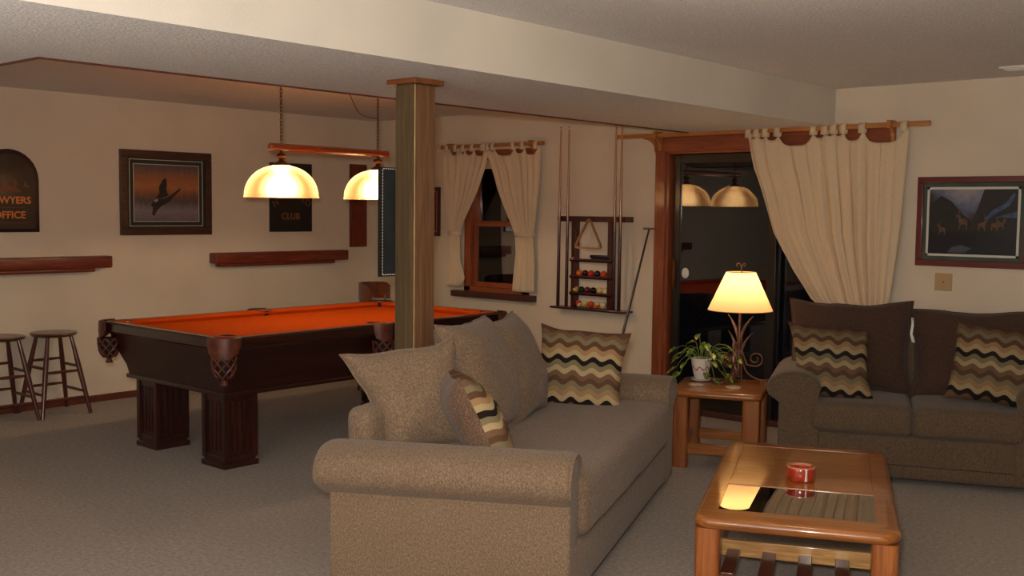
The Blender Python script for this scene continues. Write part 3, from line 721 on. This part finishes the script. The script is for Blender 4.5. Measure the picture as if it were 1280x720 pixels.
def balls():
    def bm(n,c,stripe=False):
        t=NT(n); 
        if stripe:
            sp=t.new('ShaderNodeSeparateXYZ'); t.L(t.tc.outputs['Object'],sp.inputs[0]); a=t.math('LESS_THAN',t.math('ABSOLUTE',sp.outputs['Z']),.014)
            t.L(t.mix(a,lin((222,208,170)),lin(c)),t.b.inputs['Base Color'])
        else: t.b.inputs['Base Color'].default_value=lin(c)
        t.b.inputs['Roughness'].default_value=.08; t.b.inputs['Coat Weight'].default_value=.5; return t.mat
    C=dict(orange=(214,110,40),black=(14,12,14),red=(196,44,30),navy=(24,26,50),redo=(206,64,34),yellow=(214,170,70),green=(20,44,34),maroon=(84,20,26),cream=(222,202,150))
    rows=[(1.0255,2.625,.0635,['orange','black','red','navy','redo'],'top'),(.8855,2.59,.0625,['yellow','green','maroon','black','yellow*','cream'],'middle'),(.7685,2.625,.0635,['red*','yellow*','redo','orange*','cream'],'bottom')]
    ordn=['first','second','third','fourth','fifth','sixth']
    nm=dict(orange='orange',black='black',red='red',navy='dark navy',redo='orange-red',yellow='yellow',green='dark green',maroon='maroon',cream='cream')
    mats={}
    for z,x0,dx,cs,rn in rows:
        for i,c in enumerate(cs):
            st=c.endswith('*'); k=c.strip('*')
            if c not in mats: mats[c]=bm('ball_'+k+('_stripe' if st else ''),C[k],st)
            m=MB(); m.ball((0,0,0),.0285,20); o=m.build('billiard_ball',mats[c]); o.location=(x0+i*dx,-.035,z+.0285+.0003); o.rotation_euler=(random.uniform(-.7,.7),random.uniform(-.7,.7),random.random()*3)
            tag(o,('striped ' if st else '')+nm[k]+' billiard ball, '+ordn[i]+' from left in the '+rn+' row of the rack','billiard ball','billiard balls in the wall rack')
balls()
def bridge():
    t=thing('bridge_stick','thin dark stick with small T-shaped end leaning on wall beside the door','bridge stick',(0,0,0))
    a=Vector((3.18,-.42,.0)); b=Vector((3.318,-.035,1.435)); m=MB(); m.tube([a,a.lerp(b,.5),b],[.014,.011,.007],12)
    m.build('shaft',plain('dark_stick',(34,22,24),.25,0,.5),t)
    m=MB(); m.box(b.x-.055,b.x+.055,b.y-.005,b.y+.005,b.z-.004,b.z+.012,.002); m.build('head',plain('tan_head',(120,90,60),.4),t)
bridge()

# ------------------------------------------------------------------ RIGHT SIDE OF BACK WALL
def deermat():
    t=NT('mountain_painting'); sp=t.new('ShaderNodeSeparateXYZ'); t.L(t.tc.outputs['Object'],sp.inputs[0])
    f=t.noise(9,6,None,.65,.8); g=t.noise(30,4,None,.6)
    z=t.math('MULTIPLY_ADD',sp.outputs['Z'],2.3,.5); x=sp.outputs['X']
    # valley of sky between dark slopes
    v=t.math('ADD',z,t.math('MULTIPLY',t.math('SUBTRACT',f,.5),.5)); v2=t.math('SUBTRACT',v,t.math('MULTIPLY',t.math('ABSOLUTE',t.math('ADD',x,.03)),1.6))
    col=t.ramp(v2,[(.0,(24,28,36)),(.2,(20,20,22)),(.42,(30,26,24)),(.52,(66,60,66)),(.62,(92,102,132)),(.78,(140,140,158)),(1,(170,166,150))])
    t.L(t.mix(t.math('MULTIPLY',g,.45),col,lin((26,26,34))),t.b.inputs['Base Color']); t.b.inputs['Roughness'].default_value=.3; return t.mat
t=wframe('framed_picture','red and green framed picture of deer below a mountain','picture',(5.79,0,1.5285),0,.71,.585,.03,.04,[plain('maroon_frame',(98,34,34),.35,0,.3)],None)
m=MB(); m.box(-.322,.322,-.016,-.008,-.26,.26); m.build('mat',plain('green_grey_mat',(74,86,76),.8,0,0,.2,6),t)
m=MB()
for x0,x1,z0,z1 in ((-.29,.29,-.225,-.21),(-.29,.29,.21,.225),(-.29,-.275,-.225,.225),(.275,.29,-.225,.225)): m.box(x0,x1,-.019,-.015,z0,z1)
m.build('inner_mat',plain('cream_mat',(206,204,196),.7),t)
m=MB(); m.box(-.276,.276,-.0175,-.015,-.212,.212); Y=-.0182
m.mi=2; poly(m,[(-.276,.10),(-.20,.17),(-.13,.13),(-.07,.06),(.0,.0),(-.02,-.06),(-.276,-.08)],Y)
poly(m,[(-.01,-.02),(.03,.08),(.07,.212),(.276,.212),(.276,-.08),(.0,-.06)],Y-.0002)
m.mi=3; poly(m,[(.07,.02),(.13,.08),(.20,.12),(.25,.19),(.262,.17),(.22,.10),(.15,.06),(.10,.02)],Y-.0005); poly(m,[(.14,.03),(.20,.05),(.27,.07),(.27,.03),(.2,.03)],Y-.0005)
m.mi=1
def deer(x,z,s,flip=1):
    q=[(-.02,0),(-.017,0),(-.014,.022),(.006,.022),(.012,0),(.015,0),(.014,.03),(.018,.05),(.024,.052),(.03,.06),(.022,.068),(.012,.064),(.008,.05),(-.014,.046),(-.022,.036)]
    poly(m,[(x+a*s*flip,z+b*s) for a,b in q],Y-.001)
    poly(m,[(x+a*s*flip,z+b*s) for a,b in [(.016,.066),(.010,.08),(.006,.09),(.012,.086),(.018,.07)]],Y-.001)
deer(-.19,-.09,1.1,-1); deer(-.06,-.05,1.5,-1); deer(.065,-.06,1.2,1); deer(.14,-.055,1.,1); deer(.18,-.05,1.05,1)
m.mi=4; poly(m,[(-.15,-.20),(-.04,-.20),(.0,-.17),(-.06,-.15),(-.12,-.165)],Y-.001)
m.build('print',[deermat(),plain('deer_tan',(112,78,48),.5,0,0,.45,60),plain('dark_slope',(24,22,24),.5,0,0,.4,25),plain('blue_ice',(62,88,130),.5,0,0,.4,30),plain('pond_blue',(62,70,84),.5)],t)
t=thing('wall_plate','tan blank outlet plate on the wall under the deer picture','wall plate',(5.62,0,1.132))
m=MB(); m.box(-.056,.056,-.006,-.0005,-.057,.057,.003); m.build('plate',plain('tan_plate',(176,148,104),.5),t)
m=MB(); m.tube([(0,-.008,.0),(0,-.005,.0)],.006,12); m.build('screw',M['brass'],t)

# ------------------------------------------------------------------ SOFAS
def arm_profile(w=.24,zr=.53,rz=.105,out=.075,z0=.045):
    cx=(w-out)/2-0.0; ry=(w+out)/2; o=[(w,z0),(w,.425),(w,zr)]
    for k in range(1,16):
        a=k/16*(PI*1.22); o.append((cx+ry*math.cos(a),zr+rz*math.sin(a)))
    o+=[(0.012,zr-rz*.92),(0,zr-rz*1.1),(0,z0)]
    return o
def arm(m,D,front,fl=1):
    """rolled arm: profile in x-z (x=0 is the outer side), run along y from the front to D; the roll overhangs the panel at the back"""
    pr=[((min(max(x,.04),.21) if z<.43 else x),max(z,.42)) for x,z in arm_profile(z0=.42)]; c=(.12,.50)
    def sc(k,y): return [((c[0]+(x-c[0])*k)*fl,y,c[1]+(z-c[1])*k) for x,z in pr]
    ys=[(front,.80),(front,.93),(front+.006,.97),(front+.018,1.0),(D*.33,1.0),(D*.66,1.0),(D-.05,1.0),(D-.02,.95),(D,.86),(D,.7)]
    m.loops([sc(k,y) for y,k in ys],capb=True,capt=True)
    x0,x1=sorted((0,.24*fl)); m.box(x0,x1,front+.001,D-.05,.045,.47,.014,3); m.bv=False
    return sc(.93,front-.003)
def feet(t,pts,mat):
    for x,y in pts:
        m=MB(); m.lathe([(.0,0),(.018,0),(.024,.04),(.028,.06)],(x,y,0),14); m.build('foot',mat,t)
def backcush(w,h,th,seed,ear=.05,wb=.012):
    return dict(w=w,h=h,th=th,seed=seed,ear=ear,wb=wb)
def pillow(m,w,h,th,ear=.05,seed=0,wb=.008,T=None,n=26,two=True,front=0,back=0,fx=.6,pw=3.0,tp=0,sh=0):
    def f(u): return max(0,(1-abs(u)**pw))**fx
    for s in(-1,1):
        m.mi=front if s<0 else back; vs=[];fs=[]
        for j in range(n+1):
            for i in range(n+1):
                u=math.sin((-1+2*i/n)*PI/2)*.5+(-1+2*i/n)*.5; v=math.sin((-1+2*j/n)*PI/2)*.5+(-1+2*j/n)*.5
                x=u*w/2*(1-ear*(1-v*v))*(1+tp*v)-sh*v*h/2; z=v*h/2*(1-ear*(1-u*u)); y=s*(th/2*f(u)*f(v)+.004*(0 if abs(u)>=1 or abs(v)>=1 else 1))
                q=nvec(Vector((x*4+seed*3.1,z*4,seed)))*wb; q2=nvec(Vector((x*11+seed*3.1,z*11,seed*2)))*wb*.35
                vs.append(Vector((x,y,z))+q+q2)
        for j in range(n):
            for i in range(n):
                a=j*(n+1)+i; fs.append((a,a+1,a+n+2,a+n+1))
        m.add(vs,fs,T)
def piping_rect(m,w,h,ear,seed,wb,T,r=.005,tp=0,sh=0):
    pts=[]; n=16
    for e in range(4):
        for i in range(n):
            q=-1+2*i/n; u,v=[(q,-1),(1,q),(-q,1),(-1,-q)][e]
            x=u*w/2*(1-ear*(1-v*v))*(1+tp*v)-sh*v*h/2; z=v*h/2*(1-ear*(1-u*u)); p=Vector((x,0,z))+nvec(Vector((x*4+seed*3.1,z*4,seed)))*wb+nvec(Vector((x*11+seed*3.1,z*11,seed*2)))*wb*.35
            pts.append(T@p if T else p)
    pts.append(pts[0]); m.tube(pts,r,6,False)

def sofa():
    # local x runs along A (away), local y = -B (towards its back), front at y=0
    A0,A1=3.86,6.12; O=ab(-1.04,A0,0)
    t=thing('sofa','near tan tweed sofa with rolled arms and loose back cushions','sofa',O,PHI+PI/2); L=A1-A0; D=.98
    m=MB(); m.rbox(.06,L-.06,.0,D-.02,.05,.262,.02,(0,.006,0)); m.build('base',M['sofa'],t)
    m=MB(); T=Matrix.Translation((0,0,0))@Matrix.Rotation(math.radians(6.5),4,'Z')
    lp=arm(m,1.02,-.005); a=m.build('arm',M['sofa'],t); a.matrix_local=T
    m=MB(); m.tube([Vector(p) for p in lp[1:18]],.006,6); q=m.build('piping',M['sofa'],a)
    m=MB(); lp=arm(m,D,-.005,-1); a=m.build('arm',M['sofa'],t); a.location=(L,0,0)
    m=MB(); m.tube([Vector(p) for p in lp[1:18]],.006,6); q=m.build('piping',M['sofa'],a)
    m=MB(); T=Matrix.Translation((0,D+.045,0))@Matrix.Rotation(math.radians(-6.5),4,'Z'); m.rbox(.10,L-.05,-.14,-.0,.42,.745,.06,(0,.01,.01),wob=.01,seed=3,T=T); m.rbox(.14,L-.08,-.14,-.075,.05,.5,.02,T=T); m.build('back_frame',M['sofa'],t)
    m=MB(); m.rbox(.20,L-.20,-.02,.80,.262,.508,.045,(0,.012,.015),n=22,wob=.006,seed=1); m.build('seat_cushion',M['sofa'],t)
    for i,(x,w,h,y,lean,seed,rz) in enumerate(((.345,.45,.50,.79,-18,1.3,-52),(.92,.64,.58,.70,-20,2.7,0),(1.33,.66,.56,.69,-20,4.2,0))):
        m=MB(); er=.14 if i==0 else .09; T=TR((x,y,.50+h/2+(-.005 if i==0 else -.03)),math.radians(rz),math.radians(lean),math.radians(-8 if i==0 else 0)); pillow(m,w,h,.2 if i==0 else .27,er,seed,.022,T,30,fx=.5,tp=.14 if i==0 else 0,sh=.12 if i==0 else 0)
        c=m.build('back_cushion',M['sofa'],t,80); m=MB(); piping_rect(m,w,h,er,seed,.022,T,.006,.14 if i==0 else 0,.12 if i==0 else 0); m.build('piping',M['sofa'],c)
    feet(t,[(.1,.1),(L-.12,.08),(.1,D-.08),(L-.1,D-.08)],M['black'])
sofa()
def throw(label,b,a,z,face,lean,roll,seed,mat,w=.45,h=.45,th=.17,sh=0):
    """face: heading angle of the pillow front in the b/a frame, degrees (0 = towards -a i.e. the camera side)"""
    m=MB(); pillow(m,w,h,th,.10,seed,.012,None,28,front=0,back=1,fx=.55,sh=sh)
    o=m.build('throw_pillow',[mat,M['pillowback']],None,80); o.matrix_world=Matrix.Translation(ab(b,a,z))@Matrix.Rotation(PHI+math.radians(face),4,'Z')@Matrix.Rotation(math.radians(lean),4,'X')@Matrix.Rotation(math.radians(roll),4,'Y')
    tag(o,label,'pillow','wave striped throw pillows'); return o
throw('wave striped throw pillow seen edge-on at near end of the tan sofa',-1.53,4.15,.685,120,-27,4,5.1,M['waves'],.46,.46,.2)
throw('wave striped throw pillow facing camera against far arm of the tan sofa',-1.49,5.70,.69,8,-16,4,1.7,M['waves'],.51,.48,.17)

def loveseat():
    B0,B1=-.475,1.065; L=B1-B0; D=.80; O=ab(B0,6.53,0)
    t=thing('loveseat','shaded tweed loveseat with brown back cushions under the deer picture','loveseat',O,PHI)
    m=MB(); m.rbox(.06,L-.06,.0,D-.02,.035,.29,.02,(0,.006,0)); m.build('base',M['love'],t)
    m=MB(); m.box(.05,L-.05,-.006,.004,.115,.121); m.build('base_seam',M['lovecush'],t)
    m=MB(); lp=arm(m,D,-.02); a=m.build('arm',M['love'],t); m=MB(); m.tube([Vector(p) for p in lp[1:18]],.006,6); m.build('piping',M['love'],a)
    m=MB(); lp=arm(m,D,-.02,-1); a=m.build('arm',M['love'],t); a.location=(L,0,0); m=MB(); m.tube([Vector(p) for p in lp[1:18]],.006,6); m.build('piping',M['love'],a)
    m=MB(); m.rbox(.12,L-.12,D-.22,D,.05,.80,.05,(0,0,.01)); m.build('back_frame',M['love'],t)
    mid=.755
    for x0,x1,s in ((.185,mid,1),(mid,L-.19,2)):
        m=MB(); m.rbox(x0,x1,-.035,.62,.285,.46,.04,(0,.012,.02),wob=.006,seed=s*9); m.build('seat_cushion',M['love'],t)
    for x,w,seed,rz in ((.39,.76,6.3,2),(1.12,.76,8.8,-2)):
        T=TR((x,.53,.74 if x<1 else .705),math.radians(rz),math.radians(-14)); m=MB(); pillow(m,w,.57,.24,.09,seed,.02,T,30,fx=.5); c=m.build('back_cushion',M['lovecush'],t,80)
        m=MB(); piping_rect(m,w,.57,.09,seed,.02,T,.006); m.build('piping',M['lovecush'],c)
    m=MB(); m.loops([[(.742,.40,.945),(.756,.40,.945)],[(.743,.36,.90),(.757,.36,.90)],[(.735,.345,.85),(.75,.345,.85)],[(.748,.34,.80),(.768,.34,.80)]],closed=False); q=m.build('care_tag',M['white'],t,80,.002); q['label']='white care tag'
    feet(t,[(.12,.06),(L-.12,.06),(.12,D-.08),(L-.12,D-.08)],M['black'])
loveseat()
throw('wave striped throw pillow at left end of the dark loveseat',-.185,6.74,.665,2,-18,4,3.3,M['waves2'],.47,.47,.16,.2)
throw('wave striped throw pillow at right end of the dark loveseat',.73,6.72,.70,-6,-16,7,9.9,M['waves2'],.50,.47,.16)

# ------------------------------------------------------------------ COFFEE TABLE
def bull(hx,hy,r,z0,z1,hole=None):
    th=z1-z0; lp=[]
    for k in range(9):
        a=-PI/2+PI*k/8; d=th*.5*(1-math.cos(a)); lp.append(rrect(hx-d,hy-d,max(.01,r-d),8,(z0+z1)/2+th/2*math.sin(a)))
    return lp
def coffee():
    cb,ca=-.222,4.68; HX,HY=.372,.722; zt=.43
    t=thing('coffee_table','honey oak coffee table with glass inset and slatted lower shelf','coffee table',ab(cb-.016,ca,0),PHI+math.radians(1.5))
    m=MB(); hx=.29; y0,y1=-.58,.62; lp=bull(HX,HY,.075,zt-.045,zt)
    def rectloop(z):
        src=rrect(HX,HY,.075,8,0); o=[]
        for i,(x,y,_) in enumerate(src):
            q=i//9; k=(i%9)/8; c=[(hx,y1),(-hx,y1),(-hx,y0),(hx,y0)][q]; o.append((c[0],c[1],z))
        return o
    m.loops([rectloop(zt-.045)]+lp+[rectloop(zt),rectloop(zt-.045)]); m.build('table_top_frame',M['oakx'],t)
    m=MB(); m.box(-hx,hx,-.165,-.10,zt-.03,zt,.001,1); m.build('crossbar',M['oakx'],t)
    m=MB(); m.box(-hx,hx,-.10,y1,zt-.03,zt-.0008); m.mi=1; m.box(-hx-.0,-hx+.002,-.10,y1,zt-.0008,zt-.0002); m.box(hx-.002,hx,-.10,y1,zt-.0008,zt-.0002); m.build('top_panel',[M['oakx'],M['sill']],t)
    m=MB(); m.box(-hx,hx,y0,-.165,zt-.009,zt-.003); m.build('glass_inset',M['tableglass'],t)
    for sx in(-1,1):
        for sy in(-1,1):
            m=MB(); cx,cy=sx*(HX-.056),sy*(HY-.06); m.loops([[(cx+x,cy+y,z) for x,y,_ in rrect(.047,.045,.022,5)] for z in (0,zt-.044)],capb=True,capt=True); m.build('leg',M['oakz'],t)
    for sx in(-1,1):
        m=MB(); m.box(sx*.315-.012,sx*.315+.012,-.6,.6,zt-.085,zt-.046,.003); m.build('apron',M['oak'],t)
        m=MB(); m.box(sx*.315-.012,sx*.315+.012,-.62,.62,.15,.215,.003); m.build('side_rail',M['oak'],t)
    for y,z0,z1 in((-.66,.135,.199),(-.36,.185,.25)):
        m=MB(); m.box(-.30,.30,y-.011,y+.011,z0,z1,.003); m.build('cross_rail',M['oaklight'],t)
    for k in range(5):
        x=-.306+.1545*k+.0; x=-.243+.139*k
        m=MB(); m.box(x-.026,x+.026,-.675,-.372,.20,.2145,.003); m.build('slat',M['walnutslat'],t)
coffee()
# red ashtray / candle tin
t=thing('ashtray','round red glazed ashtray with notched rim on the coffee table','ashtray',ab(-.24,4.68,.4305))
redg=plain('red_glaze',(176,58,34),.18,0,.6,.25,30)
m=MB(); m.lathe([(0,0),(.056,0),(.06,.006),(.062,.03),(.062,.05),(.060,.055),(.053,.055),(.051,.045),(.05,.015),(0,.012)],(0,0,0),40); m.build('bowl',redg,t)
m=MB()
for k in range(14):
    pass
m.loops([[(r*math.cos(1.1+d*.1),r*math.sin(1.1+d*.1),z) for d in range(58)] for r,z in ((.052,.05),(.052,.060),(.060,.060),(.060,.05))],closed=False)
m.build('notched_rim',plain('pale_rim',(196,130,100),.3,0,.3),t)
m=MB(); m.box(.040,.052,-.040,-.028,.004,.058,.002,T=Matrix.Rotation(-.1,4,'Z')); m.build('price_label',M['white'],t)

# ------------------------------------------------------------------ END TABLE with lamp, plant, coasters
def endtable():
    b0,b1,a0,a1=-1.13,-.57,6.47,7.10; HX,HY=(b1-b0)/2,(a1-a0)/2; zt=.48
    t=thing('end_table','square honey oak end table between sofa and loveseat','end table',ab((b0+b1)/2,(a0+a1)/2,0),PHI)
    m=MB(); lp=bull(HX,HY,.06,zt-.04,zt); m.loops(lp,capb=True,capt=True); m.build('table_top',M['oakx'],t)
    for sx in(-1,1):
        for sy in(-1,1):
            m=MB(); cx,cy=sx*(HX-.065),sy*(HY-.07); m.loops([[(cx+x,cy+y,z) for x,y,_ in rrect(.052,.045,.02,5)] for z in (0,zt-.039)],capb=True,capt=True); m.build('leg',M['oakz'],t)
    for sy in(-1,1):
        m=MB(); m.box(-HX+.11,HX-.11,sy*(HY-.07)-.01,sy*(HY-.07)+.01,.085,.15,.003); m.build('stretcher',M['oakx'],t)
    for sx in(-1,1):
        m=MB(); m.box(sx*(HX-.065)-.01,sx*(HX-.065)+.01,-HY+.11,HY-.11,.10,.16,.003); m.build('stretcher',M['oak'],t)
endtable()
def lamp():
    t=thing('table_lamp','lit table lamp with cream cone shade and bronze leaf stem','lamp',ab(-.765,6.97,.4805),PHI)
    Z=-.4805
    m=MB(); m.lathe([(.205,.945+Z),(.205,.948+Z),(.094,1.19+Z)],(0,0,0),64); m.build('lamp_shade',M['paper'],t,60)
    m=MB(); 
    for r,z in ((.205,.946+Z),(.094,1.19+Z)): m.tube([(r*math.cos(a),r*math.sin(a),z) for a in [2*PI*k/48 for k in range(49)]],.0018,6,False)
    m.build('shade_trim',plain('shade_trim',(200,150,90),.7),t)
    m=MB(); m.tube([(0,0,.03),(0,0,.3),(0,0,.57)],.0095,10); m.tube([(.018,0,.0),(.016,0,.2),(.012,0,.32)],.006,8); m.build('stem',M['iron'],t)
    m=MB(); m.tube([(0,0,.57),(0,0,.715)],.004,8)
    for a in(0,PI/2): m.tube([(-.092*math.cos(a),-.092*math.sin(a),.708),(.092*math.cos(a),.092*math.sin(a),.708)],.002,6)
    m.build('shade_holder',M['brass'],t)
    def sp(pts,r): m.tube(smooth_path(pts,6),r,8)
    m=MB(); sp([(0,0,.71),(.0,0,.74),(-.005,0,.762),(-.022,0,.768),(-.03,0,.757),(-.026,0,.745)],.0035); sp([(0,0,.73),(.008,0,.755),(.018,0,.768),(.026,0,.76),(.022,0,.745)],.0035); m.build('finial',M['iron'],t)
    m=MB(); m.ball((0,0,.598),.030,16,(1,1,1.15)); m.build('bulb',M['bulb'],t)
    # leaves
    for (dx,zt,c) in ((-.075,.435,1),(.085,.43,1),(-.07,.33,1),(.085,.325,1)):
        m=MB(); s=1 if dx>0 else -1; rows=[]
        for k in range(13):
            q=k/12; x=s*(.012+ (abs(dx)-.012)*q**2.2); z=zt-.17+.17*q; w=.013*math.sin(PI*min(1,q*.92+.04))**.8+.001
            rows.append([(x-w*.6,-w*.5,z),(x,-.006,z),(x+w*.6,-w*.2,z),(x,.006,z)])
        m.loops(rows,capb=True,capt=True); m.build('leaf',M['iron'],t)
    # scrolls and feet
    def scroll(rot,side):
        m=MB(); R=Matrix.Rotation(rot,4,'Z'); p=[(.012,0,.30),(.02,0,.16),(.05,0,.07),(.11,0,.028),(.165,0,.02),(.21,0,.03)]
        m.tube([R@Vector(q) for q in smooth_path(p,6)],.0055,8)
        p2=[(.16,0,.02),(.175,0,.004)]; m.tube([R@Vector(q) for q in [(.14,0,.022),(.14,0,.004),(.15,0,.0008)]],.006,8)
        sp=[]
        for k in range(34):
            a=-PI*.62+k*.28; r=.052*(1-k/44); sp.append(R@Vector((.105+r*math.cos(a),0,.155+r*math.sin(a)*.95)))
        m.tube([R@Vector((.02,0,.2)),R@Vector((.05,0,.115))]+sp,.0052,8)
        m.build('scroll_foot',M['iron'],t)
    scroll(0,1); scroll(math.radians(125),1); scroll(math.radians(235),1)
    m=MB(); 
    for k,(dx,r) in enumerate(((-.02,.012),(.02,.010))):
        m.tube([Vector((-.02+.012*math.sin(q*9+k*PI),-.03+.008*math.cos(q*9+k*PI),.02+q*.24)) for q in [i/30 for i in range(31)]],[.004+.009*abs(math.sin(q*8)) for q in [i/30 for i in range(31)]],8)
    m.build('twist',M['iron'],t)
    for z,e in ((1.125,LAMP*.4),(1.03,LAMP*.6)):
        L=bpy.data.lights.new('lamp_light','POINT'); L.energy=e; L.color=(1,.70,.40); L.shadow_soft_size=.02
        lo=bpy.data.objects.new('lamp_light',L); COL.objects.link(lo); lo.location=ab(-.765,6.97,z)
LAMP=6
lamp()
def plant():
    t=thing('potted_pothos','leafy variegated pothos in a white pot with red pattern','plant',ab(-1.0,6.93,.4805),PHI)
    def potm():
        q=NT('painted_pot'); sp=q.new('ShaderNodeSeparateXYZ'); q.L(q.tc.outputs['Object'],sp.inputs[0]); a=q.math('ARCTAN2',sp.outputs['Y'],sp.outputs['X'])
        w=q.math('MULTIPLY',q.math('SINE',q.math('MULTIPLY',a,7)),.010); d=q.math('ABSOLUTE',q.math('SUBTRACT',q.math('SUBTRACT',sp.outputs['Z'],.085),w))
        n=q.noise(90,2); lo=q.math('LESS_THAN',q.math('ADD',d,q.math('MULTIPLY',n,.010)),.009)
        q.L(q.mix(lo,lin((216,208,200)),lin((150,58,60))),q.b.inputs['Base Color']); q.b.inputs['Roughness'].default_value=.2; return q.mat
    m=MB(); m.lathe([(0,.014),(.040,.014),(.05,.05),(.060,.10),(.065,.138),(.068,.140),(.068,.148),(.061,.149),(.058,.135),(0,.132)],(0,0,0),36); m.build('pot',potm(),t)
    m=MB(); m.lathe([(0,0),(.045,0),(.062,.006),(.066,.018),(.060,.018),(.045,.010),(0,.012)],(0,0,0),32); m.build('saucer',plain('glazed_saucer',(190,184,176),.2),t)
    m=MB(); m.lathe([(0,.138),(.057,.136)],(0,0,0),20); m.build('soil',plain('soil',(50,36,26),1),t)
    def leafm():
        q=NT('pothos_leaf'); n=q.noise(34,3); q.L(q.ramp(n,[(.38,(60,92,34)),(.52,(98,124,46)),(.62,(176,170,84))]),q.b.inputs['Base Color']); q.b.inputs['Roughness'].default_value=.35; return q.mat
    lm=leafm(); sm=plain('pothos_stem',(96,112,50),.5); rnd=random.Random(4)
    ends=[(-.02,0,.30),(-.06,.02,.25),(.03,-.02,.24),(.08,.03,.21),(.15,-.02,.24),(.20,.02,.20),(.16,-.05,.13),(.13,-.07,.08),(.10,-.08,.03),(.17,-.02,.05),(-.12,-.02,.18),(-.15,.02,.14),(-.16,-.03,.08),(-.13,-.05,.05),(-.10,.04,.20),(.06,-.08,.14),(.05,-.09,.06),(-.09,-.06,.12),(.0,.06,.24),(.10,.06,.17),(.22,.01,.15),(-.17,.02,.20),(-.05,-.03,.20),(.02,.03,.19),(-.14,.0,.03),(.13,.0,.17),(.075,-.06,.19)]
    for e in ends:
        e=Vector(e); s=Vector((e.x*.12,e.y*.12,.135)); mid=(s+e)/2+Vector((0,0,.05)); mid.x*=1.1
        m=MB(); pts=smooth_path([s,mid,e],5); m.tube(pts,.0022,5); st=m.build('stem',sm,t)
        d=Vector((e.x,e.y,0)); d=d.normalized() if d.length>.02 else Vector((0,-1,0)); d=(d+Vector((rnd.uniform(-.5,.5),rnd.uniform(-.9,.2),-.5+rnd.uniform(-.4,.3)))).normalized()
        side=d.cross(Vector((0,0,1))).normalized(); side=(side+Vector((0,0,rnd.uniform(-.5,.5)))).normalized(); nn=side.cross(d).normalized(); Lf=rnd.uniform(.055,.08); rows=[]
        for k in range(9):
            q=k/8; w=Lf*.42*(math.sin(PI*min(1,(q*.9+.1)))**.7)*(1-.35*q) if q<1 else .0005
            c=e+d*Lf*(q-.02)-Vector((0,0,.25*Lf*q*q)); rows.append([c-side*w+nn*w*.35,c-side*w*.5+nn*w*.1,c,c+side*w*.5+nn*w*.1,c+side*w+nn*w*.35])
        m=MB(); m.loops(rows,closed=False); lf=m.build('leaf',lm,t,80,.0009)
plant()
for b,a,lab in ((-1.0,6.72,'round pale coaster in front of the potted plant'),(-.765,6.70,'round pale coaster in front of the lit table lamp')):
    m=MB(); m.lathe([(0,0),(.044,0),(.047,.003),(.047,.006),(.044,.009),(0,.0085)],(0,0,0),32); o=m.build('coaster',plain('stone_coaster',(186,168,148),.7,0,0,.2,60)); o.location=ab(b,a,.4806); tag(o,lab,'coaster')

# ------------------------------------------------------------------ LIGHTS, WORLD, CAMERA
# flush dome on the ceiling above the coffee table (just out of frame)
t=thing('ceiling_light','round flush ceiling light above the seating area','ceiling light',(6.36,-3.64,H))
m=MB(); m.lathe([(0,-.001),(.15,-.001),(.155,-.02),(.14,-.025)],(0,0,0),32); m.build('base',M['brass'],t)
m=MB(); m.lathe([(.14,-.025),(.13,-.045),(.09,-.058),(.04,-.064),(0,-.066)],(0,0,0),32); m.build('dome',emis('lit_opal_dome',(255,210,150),1.5),t)
L=bpy.data.lights.new('dome_light','POINT'); L.energy=9; L.color=(1,.78,.52); L.shadow_soft_size=.12; lo=bpy.data.objects.new('dome_light',L); COL.objects.link(lo); lo.location=(6.36,-3.64,H-.14)
# ceiling lamp in the part of the room behind the camera and the camera's flash
L=bpy.data.lights.new('rear_ceiling_lamp','AREA'); L.shape='DISK'; L.size=.5; L.energy=22; L.color=(1,.86,.70); lo=bpy.data.objects.new('rear_ceiling_lamp',L); COL.objects.link(lo); lo.location=(7.4,-8.2,2.38)
L=bpy.data.lights.new('rear_fill','POINT'); L.energy=22; L.color=(1,.90,.80); L.shadow_soft_size=.15; lo=bpy.data.objects.new('rear_fill',L); COL.objects.link(lo); lo.location=(6.0,-8.5,1.15)  # added fill behind the camera to lift the brightness, no lamp stands there
L=bpy.data.lights.new('rear_up_fill','SPOT'); L.energy=290; L.spot_size=math.radians(168); L.spot_blend=.5; L.color=(1,.93,.85); L.shadow_soft_size=.12; lo=bpy.data.objects.new('rear_up_fill',L); COL.objects.link(lo); lo.location=(6.1,-8.0,1.0); lo.rotation_euler=(PI,0,0)  # added upward fill to brighten beam and ceiling, no floor lamp stands there
L=bpy.data.lights.new('camera_flash','SPOT'); L.energy=345; L.spot_size=math.radians(110); L.spot_blend=.6; L.color=(1,.94,.87); L.shadow_soft_size=.05
lo=bpy.data.objects.new('camera_flash',L); COL.objects.link(lo)
w=bpy.data.worlds.new('night'); SC.world=w; w.use_nodes=True; w.node_tree.nodes['Background'].inputs[0].default_value=(.0012,.0012,.0015,1); w.node_tree.nodes['Background'].inputs[1].default_value=1

fw=Vector((math.sin(YAW)*math.cos(PIT),math.cos(YAW)*math.cos(PIT),math.sin(PIT))); r=Vector((math.cos(YAW),-math.sin(YAW),0)); up=r.cross(fw)
R2=math.cos(ROL)*r+math.sin(ROL)*up; U2=-math.sin(ROL)*r+math.cos(ROL)*up
mt=Matrix((R2,U2,-fw)).transposed().to_4x4(); mt.translation=CAM
c=bpy.data.cameras.new('camera'); co=bpy.data.objects.new('camera',c); COL.objects.link(co); co.matrix_world=mt; c.sensor_width=36; c.lens=FPX/1280*36; c.clip_start=.05
SC.camera=co
lo.matrix_world=mt.copy(); lo.location=CAM+U2*.12+R2*-.05
SC.view_settings.view_transform='Standard'; SC.view_settings.look='None'; SC.view_settings.gamma=1; SC.view_settings.use_curve_mapping=False; SC.view_settings.exposure=0
